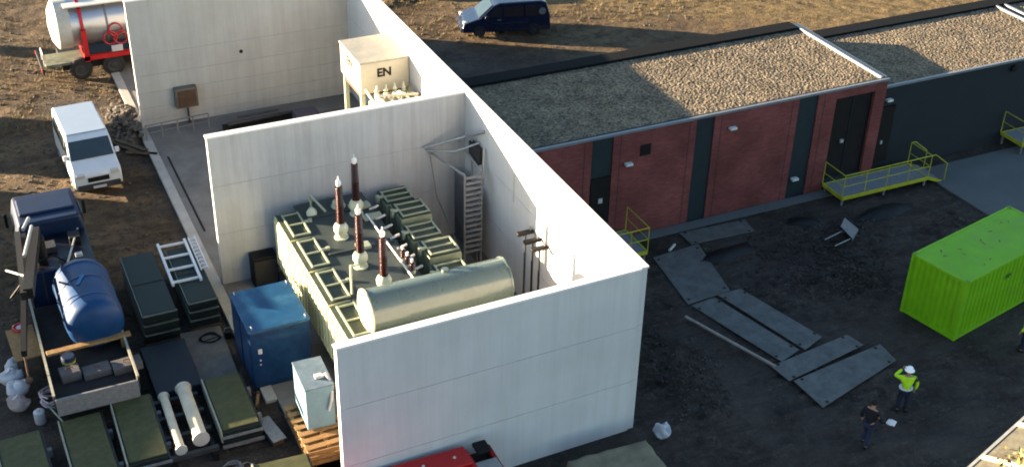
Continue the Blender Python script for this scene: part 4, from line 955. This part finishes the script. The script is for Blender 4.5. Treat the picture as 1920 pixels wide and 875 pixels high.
# trench / black tarps in yard
dirt_t = mat('black_plastic_sheet', (.006,.006,.007), .5, var=.4, scale=3, bump=.5, bscale=4)
def blot(label, cx, cy, rx, ry, rz):
    q = MB(); nn = 22; pts = []
    for k in range(nn):
        a = 2*math.pi*k/nn; r_ = 1+.35*NZ.noise(Vector((math.cos(a)*2+cx,math.sin(a)*2+cy,0))); pts.append((rx*r_*math.cos(a), ry*r_*math.sin(a)))
    v = [(0,0,.16)]+[(x*.6,y*.6,.12+.08*NZ.noise(Vector((x*3,y*3,cx)))) for x,y in pts]+[(x,y,.0) for x,y in pts]
    q.v = v; q.f = [(0,1+k,1+(k+1)%nn) for k in range(nn)]+[(1+k,1+nn+k,1+nn+(k+1)%nn,1+(k+1)%nn) for k in range(nn)]+[tuple(range(2*nn,nn,-1))]
    o = q.build('plastic_sheet', dirt_t, loc=(cx,cy,.02), rot=(0,0,rz), smooth=60); tag(o, label, 'sheet', 'black sheets crumpled on the ground')
blot('crumpled black plastic sheet between the road plate and the brick wall', 8.9, 7.75, 1.35, .45, R(8))
blot('crumpled black plastic sheet below the middle of the yellow platform', 17.0, 7.9, 1.6, .5, R(0))
blot('crumpled black plastic sheet left of the wheelbarrow', 13.3, 8.6, .8, .4, R(-20))

# ------------------------------------------------------------------ green container
GA = .2079
Gc = thing('green_container', (13.27,-.59,0), GA, 'bright green shipping container at the right edge', 'container')
CL, CW, CH = 6.06, 2.44, 2.59
def corr(mb, p0, p1, z0, z1, n, depth, nrm):
    p0 = Vector(p0); p1 = Vector(p1); nrm = Vector(nrm)*depth; i0 = len(mb.v); pts = []
    for k in range(n):
        for fr, dd in ((0,0),(.35,0),(.5,1),(.85,1)): pts.append(p0+(p1-p0)*((k+fr)/n)-nrm*dd)
    pts.append(p1)
    for p in pts: mb.v += [(p.x,p.y,z0),(p.x,p.y,z1)]
    mb.f += [(i0+2*k,i0+2*k+2,i0+2*k+3,i0+2*k+1) for k in range(len(pts)-1)]
s_ = MB(); corr(s_, (.12,.02,0), (CL-.12,.02,0), .16, CH-.12, 22, .036, (0,-1,0)); corr(s_, (.12,CW-.02,0), (CL-.12,CW-.02,0), .16, CH-.12, 22, .036, (0,1,0)); s_.build('side_panel', green_c, Gc)
s_ = MB(); corr(s_, (.02,.12,0), (.02,CW-.12,0), .16, CH-.12, 9, .045, (-1,0,0)); s_.build('end_panel', green_c, Gc)
MB().box(.05,.05,CH-.09,CL-.05,CW-.05,CH-.03).build('roof', green_top, Gc)
for x in (.0,CL-.12):
    for y in (0,CW-.12): MB().box(x,y,.0,x+.12,y+.12,CH).build('corner_post', green_c, Gc, bevel=.01)
q = MB().box(.12,0,CH-.12,CL-.12,.1,CH-.01).box(.12,CW-.1,CH-.12,CL-.12,CW,CH-.01).box(0,.12,CH-.12,.1,CW-.12,CH-.01).box(CL-.1,.12,CH-.12,CL,CW-.12,CH-.01).box(.12,0,.02,CL-.12,.1,.16).box(.12,CW-.1,.02,CL-.12,CW,.16).box(0,.12,.02,.1,CW-.12,.16)
q.build('frame_rail', green_c, Gc, bevel=.01)
MB().box(.02,.14,-.0,CL-.02,CW-.14,.1).build('floor', black, Gc)
MB().box(CL-.06,.12,.16,CL-.02,CW-.12,CH-.12).build('door', green_c, Gc)
for x in (.02,CL-.16):
    for y in (.01,CW-.15): MB().box(x,y,CH,x+.14,y+.14,CH+.012).build('corner_casting', mat('casting_dull_green',(.10,.20,.04),.6,var=.3), Gc)
wv = MB()
for i in range(4): wv.box(2.55+i*.1,-.0,1.75+(i%2)*.05,2.60+i*.1,.03,1.95-(i%2)*.03)
wv.build('vent', mat('dark_green_paint2',(.04,.12,.02),.6,var=.2), Gc)

# ------------------------------------------------------------------ people
def skin_obj(name, verts, edges, radii, m, parent, root=0, sub=1):
    me = bpy.data.meshes.new(name); me.from_pydata(verts, edges, []); o = bpy.data.objects.new(name, me); COL.objects.link(o); o.parent = parent
    md = o.modifiers.new('skin', 'SKIN'); md.use_smooth_shade = True
    for i, r_ in enumerate(radii):
        sv = me.skin_vertices[0].data[i]; rr = r_ if isinstance(r_, tuple) else (r_, r_); sv.radius = rr; sv.use_root = (i == root)
    o.modifiers.new('sub', 'SUBSURF').levels = sub; o.modifiers['sub'].render_levels = sub
    dg = bpy.context.evaluated_depsgraph_get(); me2 = bpy.data.meshes.new_from_object(o.evaluated_get(dg)); o.modifiers.clear(); o.data = me2
    me2.materials.clear(); me2.materials.append(m)
    for p in me2.polygons: p.use_smooth = True
    return o
def person(label, loc, rz, jacket, trousers, helmet, arms, legs, face_turn=0, lean=0):
    """local: faces +x, z up. arms: [(elbow, hand)] left then right, legs: [(knee, ankle)]"""
    t = thing('person', loc, rz, label, 'person')
    hip = (0,0,.95)
    V_, E_2, R_ = [hip,(lean*.3,0,1.15),(lean*.7,0,1.38),(lean,0,1.50),(lean*1.1+.01,0,1.58)], [(0,1),(1,2),(2,3),(3,4)], [(.15,.12),(.15,.115),(.17,.12),(.07,.07),(.058,.058)]
    for s, (kn, an) in zip((1,-1), legs):
        i = len(V_); V_ += [(0,s*.10,.90), kn, an, (an[0]+.06,an[1],.05),(an[0]+.17,an[1],.04)]; E_2 += [(0,i),(i,i+1),(i+1,i+2),(i+2,i+3),(i+3,i+4)]; R_ += [.095,.065,.045,.045,.035]
    for s, (el, ha) in zip((1,-1), arms):
        i = len(V_); V_ += [(lean*.9,s*.20,1.42), el, ha]; E_2 += [(2,i),(i,i+1),(i+1,i+2)]; R_ += [.07,.05,.034]
    # head chain keeps the body one continuous surface
    i = len(V_); V_ += [(lean*1.1+.03,0,1.66),(lean*1.1+.03,0,1.76)]; E_2 += [(4,i),(i,i+1)]; R_ += [(.085,.075),(.08,.072)]
    body = skin_obj('body', V_, E_2, R_, skin_m, t, 0, 2)
    hx = lean*1.1+.03
    # face details and fingers joined into the body mesh
    ex = MB().ball((hx+.085,.03,1.70),.012,4,6).ball((hx+.085,-.03,1.70),.012,4,6).ball((hx+.10,0,1.67),.018,4,6,(1,.8,1.4)).ball((hx,.085,1.68),.025,4,6,(.6,.4,1)).ball((hx,-.085,1.68),.025,4,6,(.6,.4,1))
    for (el, ha), s in zip(arms, (1,-1)):
        d = (Vector(ha)-Vector(el)).normalized(); sd = d.cross(Vector((0,0,1))); sd = sd.normalized() if sd.length > .1 else Vector((1,0,0)); up_ = sd.cross(d)
        p0 = Vector(ha)+d*.02
        ex.ball(tuple(p0+d*.03), .042, 6, 8)
        for k_, (off, ln) in enumerate(((-.028,.062),(-.009,.074),(.010,.069),(.028,.054))):
            a = p0+d*.06+sd*off; b = a+d*ln*.6-up_*.008; c = b+d*ln*.3-up_*.03; ex.cyl(a,b,.010,.009,n=6).cyl(b,c,.009,.007,n=6)
        a = p0+d*.02+sd*-.04; ex.cyl(a, a+d*.04-sd*.025, .011, .009, n=6).cyl(a+d*.04-sd*.025, a+d*.065-sd*.02-up_*.015, .009,.007,n=6)
    bm = bmesh.new(); bm.from_mesh(body.data); me = bpy.data.meshes.new('x'); me.from_pydata(ex.v,[],ex.f); bm.from_mesh(me); bm.to_mesh(body.data); bm.free()
    # clothes: slightly larger shells
    jv = [(0,0,.86),(lean*.3,0,1.12),(lean*.7,0,1.38),(lean*.95,0,1.47)]; je = [(0,1),(1,2),(2,3)]; jr = [(.19,.145),(.18,.145),(.19,.14),(.10,.10)]
    for s, (el, ha) in zip((1,-1), arms):
        i = len(jv); h2 = Vector(el)+(Vector(ha)-Vector(el))*.93; jv += [(lean*.9,s*.22,1.41), el, tuple(h2)]; je += [(2,i),(i,i+1),(i+1,i+2)]; jr += [.09,.07,.052]
    j = skin_obj('jacket', jv, je, jr, jacket, t, 0, 2)
    tv = [(0,0,.95)]; te = []; trr = [(.155,.13)]
    for s, (kn, an) in zip((1,-1), legs):
        i = len(tv); tv += [(0,s*.10,.88), kn, (an[0],an[1],.09)]; te += [(0,i),(i,i+1),(i+1,i+2)]; trr += [.11,.085,.07]
    skin_obj('trousers', tv, te, trr, trousers, t, 0, 2)
    for (kn, an) in legs: MB().box(an[0]-.08,an[1]-.05,-.01,an[0]+.20,an[1]+.05,.09).build('shoe', black, t, bevel=.03)
    if helmet:
        hm = MB().lathe((hx,0,1.71), [(.165,0),(.155,.015),(.125,.02),(.122,.06),(.10,.11),(.06,.145),(.01,.155)], 24).build('helmet', helmet, t, smooth=50)
        MB().box(hx+.08,-.09,1.705,hx+.19,.09,1.722).build('helmet_peak', helmet, hm)
    else:
        MB().ball((hx-.012,0,1.735),.115,10,14,(1.0,.92,.98)).build('hair', mat('dark_hair',(.012,.009,.008),.8), t, smooth=60)
    return t, j
leg_std = [((.03,.12,.50),(-.02,.14,.09)), ((-.02,-.12,.50),(-.04,-.15,.09))]
p1, j1 = person('person in a white helmet and yellow green hi-vis jacket one arm raised, on dark ground', (8.85,-2.95,0), R(62), hiviz, navy_cloth, helmet_m,
   [((.16,.40,1.38),(.24,.16,1.60)), ((.02,-.36,1.16),(.08,-.34,.88))], leg_std)
q = MB().lathe((0,0,.98), [(.232,0),(.235,.05)], 20); o = q.build('reflective_band', mat('reflective_grey',(.55,.56,.58),.3,var=.05), p1); o.scale = (.80,1,1)
p2, j2 = person('person in dark clothes holding a white paper, nearest the bottom right', (6.6,-3.85,0), R(20), black_cloth, jean, None,
   [((-.02,.32,1.16),(.10,.33,.92)), ((.06,-.36,1.14),(.26,-.44,1.02))], [((.12,.10,.50),(.06,.12,.09)), ((-.04,-.10,.50),(-.18,-.12,.09))], lean=.05)
sh = thing('paper_sheet', (6.6,-3.85,0), R(20), 'folded white paper held in the dark clothed person\'s hand', 'paper')
MB().slabq([(.26,-.62,1.02),(.46,-.62,1.07),(.46,-.42,1.07),(.26,-.42,1.02)], (0,0,1), .012).build('sheet', paper_m, sh); MB().slabq([(.28,-.72,1.04),(.45,-.70,1.13),(.45,-.5,1.12),(.29,-.48,1.04)], (0,0,1), .006).build('inner_sheet', paper_m, sh)
p3, j3 = person('person in a hi-vis jacket standing at the right edge in front of the green container', (15.25,-2.0,0), R(120), hiviz, navy_cloth, mat('yellow_helmet',(.55,.65,.08),.3,var=.05),
   [((.02,.32,1.16),(.14,.28,.92)), ((.02,-.34,1.16),(.14,-.30,.92))], leg_std)

# ------------------------------------------------------------------ raised canopy and shrub in the bottom right corner

cz = 5.25; Q0 = Vector((3.55,-10.32)); U = Vector((2.8,.93)).normalized(); Nn = Vector((U.y,-U.x))
t = thing('canopy', (Q0.x,Q0.y,0), math.atan2(U.y,U.x), 'grey roofed open canopy with cream beams in the bottom right corner', 'canopy')
MB().slabq([(-1,0,cz),(7,0,cz),(7,-1.5,cz+.5),(-1,-1.5,cz+.5)], (0,0,1), .04).build('roof_sheet', mat('canopy_sheet',(.09,.085,.065),.6,var=.4,scale=3,dirt=(.05,.035,.022),dirt_amt=.7), t)
MB().box(-1.05,-.02,cz-.05,7.05,.06,cz+.07).build('ridge_trim', mat('canopy_trim',(.30,.31,.29),.5,var=.2), t)
for x in (-.9,.8,2.75,4.6,6.6): MB().slabq([(x,0,cz+.045),(x+.13,0,cz+.045),(x+.13,-1.5,cz+.545),(x,-1.5,cz+.545)], (0,0,1), .07).build('beam', pipe_cream, t)
for x in (-.9,6.7):
    for y,zz in ((-.1,cz-.05),(-1.35,cz+.4)): MB().box(x,y-.12,0,x+.12,y,zz).build('post', wood_old, t)
def shrub(label, cx, cy, h, r_, seed, cols):
    t = thing('shrub', (cx,cy,0), 0, label, 'shrub'); rnd = random.Random(seed); tr = MB(); lv = [MB() for _ in cols]
    tr.cyl((0,0,0),(.05,.05,h*.6),.09,.05,n=8)
    for k in range(26):
        a = rnd.random()*6.28; rr = r_*rnd.random()**.5; tip = (rr*math.cos(a), rr*math.sin(a), h*(.62+.38*rnd.random()))
        tr.cyl((.03,.03,h*rnd.uniform(.2,.55)), tip, .03, .008, n=5)
        for q_ in range(60):
            c = Vector(tip)+Vector((rnd.gauss(0,.22),rnd.gauss(0,.22),rnd.gauss(0,.2))); u = Vector((rnd.gauss(0,1),rnd.gauss(0,1),rnd.gauss(0,1))).normalized(); w = u.cross(Vector((rnd.gauss(0,1),rnd.gauss(0,1),rnd.gauss(0,1)))).normalized()
            l_ = rnd.uniform(.05,.10); lv[rnd.randrange(len(cols))].quad(c-u*l_, c+w*l_*.5, c+u*l_, c-w*l_*.5)
    tr.build('stem', wood_old, t)
    for m_, b_ in zip(cols, lv): b_.build('foliage', m_, t)
leaf_y = mat('leaf_yellow', (.22,.20,.03), .6, var=.3, scale=5); leaf_g = mat('leaf_green', (.06,.11,.02), .6, var=.3, scale=5); leaf_o = mat('leaf_orange', (.22,.10,.03), .6, var=.3, scale=5)
shrub('tall yellow and orange leaved shrub in the bottom right corner, left of the canopy beam', 3.9, -11.95, 7.0, .9, 3, [leaf_y, leaf_g, leaf_o])
shrub('tall brownish shrub at the extreme bottom right corner', 5.5, -11.5, 7.0, .7, 5, [leaf_y, leaf_o, leaf_g])

# dry tufts and stones over the sandy ground behind and left of the walls
def scatter(name, label, area, n, m_, seed, kind_):
    rnd = random.Random(seed); q = MB()
    for i in range(n):
        x = rnd.uniform(area[0], area[1]); y = rnd.uniform(area[2], area[3]); z = height(x, y) if -23 < x < 35 and -11 < y < 59 else 0
        if NZ.noise(Vector((x*.4,y*.4,seed))) < -.12: continue
        if kind_ == 'stone':
            r_ = rnd.uniform(.02,.09); i0 = len(q.v); q.ball((0,0,0), r_, 3, 5, (1,rnd.uniform(.6,1.2),rnd.uniform(.5,.9)))
            for k in range(i0,len(q.v)): p = q.v[k]; j = 1+rnd.uniform(-.3,.3); q.v[k] = (x+p[0]*j, y+p[1]*j, z+.01+p[2]*j)
        else:
            for b_ in range(7):
                a = rnd.random()*6.28; l_ = rnd.uniform(.10,.30); dx, dy = math.cos(a), math.sin(a); bx = x+rnd.gauss(0,.06); by = y+rnd.gauss(0,.06)
                q.quad((bx-dy*.012,by+dx*.012,z-.02),(bx+dy*.012,by-dx*.012,z-.02),(bx+dx*l_*.5,by+dy*l_*.5,z+l_*.8))
    o = q.build(name, m_); tag(o, label, 'stones' if kind_ == 'stone' else 'grass', kind='stuff'); return o
straw = mat('dry_grass', (.14,.105,.052), .8, var=.4, scale=2)
scatter('dry_grass', 'dry yellow grass tufts across the field behind the brick building', (3,44,31,62), 9000, straw, 2, 'grass')
scatter('dry_grass', 'sparse dry grass tufts on the brown ground at the far left', (-19,-10.9,28,52), 1500, straw, 5, 'grass')
scatter('gravel_stones', 'small stones strewn over the brown ground left of the walls', (-19,-10.9,14,46), 1600, stone_m, 6, 'stone')
scatter('gravel_stones', 'small stones strewn over the sandy strip beyond the long wall', (1,34,29,46), 1500, stone_m, 8, 'stone')

# small clutter among the crates
def bucket(label, x, y, m_, r_=.15, h_=.3):
    t = thing('bucket', (x,y,0), 0, label, 'bucket')
    MB().lathe((0,0,0), [(r_*.8,0),(r_,h_),(r_*1.06,h_+.01),(r_*1.06,h_-.02)], 16).build('shell', m_, t, smooth=40)
    MB().path([(-r_,0,h_),(-r_*.7,.05,h_+.10),(r_*.7,.05,h_+.10),(r_,0,h_)],.008,n=5).build('handle', galv, t)
bucket('small white bucket between the first and second olive crates', -17.45, 4.6, white_pl)
bucket('black bucket at the kerb right of the green crates', -10.95, 10.2, black)
bucket('orange bucket on the mud beside the bottom olive crate', -10.35, 2.5, mat('orange_plastic',(.30,.07,.01),.5))
def coil(label, x, y, r_, m_, seed):
    rnd = random.Random(seed); q = MB(); c0 = None
    for k in range(70):
        a = k*.42; rr = r_*(1+.16*math.sin(k*.9+seed)+rnd.uniform(-.04,.04)); c1 = (rr*math.cos(a)*1.1, rr*math.sin(a)*.8, .03+.0015*k)
        if c0: q.cyl(c0, c1, .018, n=5)
        c0 = c1
    q.path([c0,(r_*1.8,r_*.4,.03),(r_*2.6,-r_*.5,.02)],.018,n=5); tag(q.build('cable_coil', m_, loc=(x,y,.01)), label, 'cable')
coil('loose black cable coil between the blue cabinet and the green crates', -11.6, 10.3, .32, black, 1)
coil('loose grey cable coil below the olive crate right of the cream pipes', -12.6, 3.3, .28, galv_dull, 2)
for i, (x,y,l,a,lab) in enumerate(((-10.95,6.3,.9,R(70),'short timber offcut left of the blue cabinet base'),(-14.2,3.0,1.1,R(12),'timber offcut lying below the cream pipes'),(-17.4,3.2,.8,R(80),'timber offcut between the two leftmost olive crates'))):
    t = thing('timber_offcut', (x,y,.0), a, lab, 'board'); MB().box(-l/2,-.06,.02,l/2,.06,.09).build('board', wood_old, t, bevel=.008); MB().box(-l/2+.1,-.045,.09,l/2-.25,.05,.13).build('lath', wood, t, bevel=.005)
sc = heap('rubble', 'bits of debris strewn over the mud around the front crates', 'rubble', -14.3, 5.2, 4.6, 6.0, 420, stone_m, -.08, .03, .10); sc['kind'] = 'stuff'

# loose gear on the crane truck behind the cab
for i, (x,y,z,rx,m_) in enumerate(((.2,6.9,2.15,.25,black),(-.3,8.2,2.15,.3,dark_grey),(.7,8.5,2.15,.2,black))):
    MB().box(x-rx,y-.3,z,x+rx,y+.25,z+.18+.06*i).build('tool_box', m_, B, bevel=.02)
MB().path([(-1.1,6.6,1.5),(-.9,6.9,2.5),(-.2,7.0,2.6),(.4,6.7,2.2),(.9,6.6,1.2)],.03).build('hydraulic_hose', black, B)
MB().path([(.2,6.55,2.45),(.9,8.9,2.4)],.035).build('lashing_bar', galv, B)
for x in (-.7,0,.7): MB().box(x-.03,6.28,1.1,x+.03,6.31,2.4).build('headboard_slat', dark_grey, B)

for i, (cx,cy,rx,ry,n_,lab) in enumerate(((3.2,1.6,2.0,3.2,220,'pale stones mixed in the soil beside the right side of the long wall'),(12.0,4.8,2.6,1.6,260,'pale broken stones in the middle of the dark yard'),(14.5,7.6,3.2,1.0,160,'pale stones strewn below the long yellow platform'))):
    o = heap('gravel_stones', lab, 'stones', cx, cy, rx, ry, n_, mat('yard_stone',(.060,.053,.048),.9,var=.5,scale=1.5), -.06, .03, .11); o['kind'] = 'stuff'
# dents, rust and fittings on the green container
rs = MB()
for k in range(16):
    rr_ = random.Random(k); x = rr_.uniform(.2,5.8); y = rr_.uniform(.2,2.2); a_ = rr_.uniform(.03,.10); rs.box(x,y,CH-.03,x+a_*2.2,y+a_*.7,CH-.027, rz=rr_.random()*3)
rs.build('roof_scuffs', mat('scuff_rust',(.10,.09,.04),.8,var=.4), Gc)
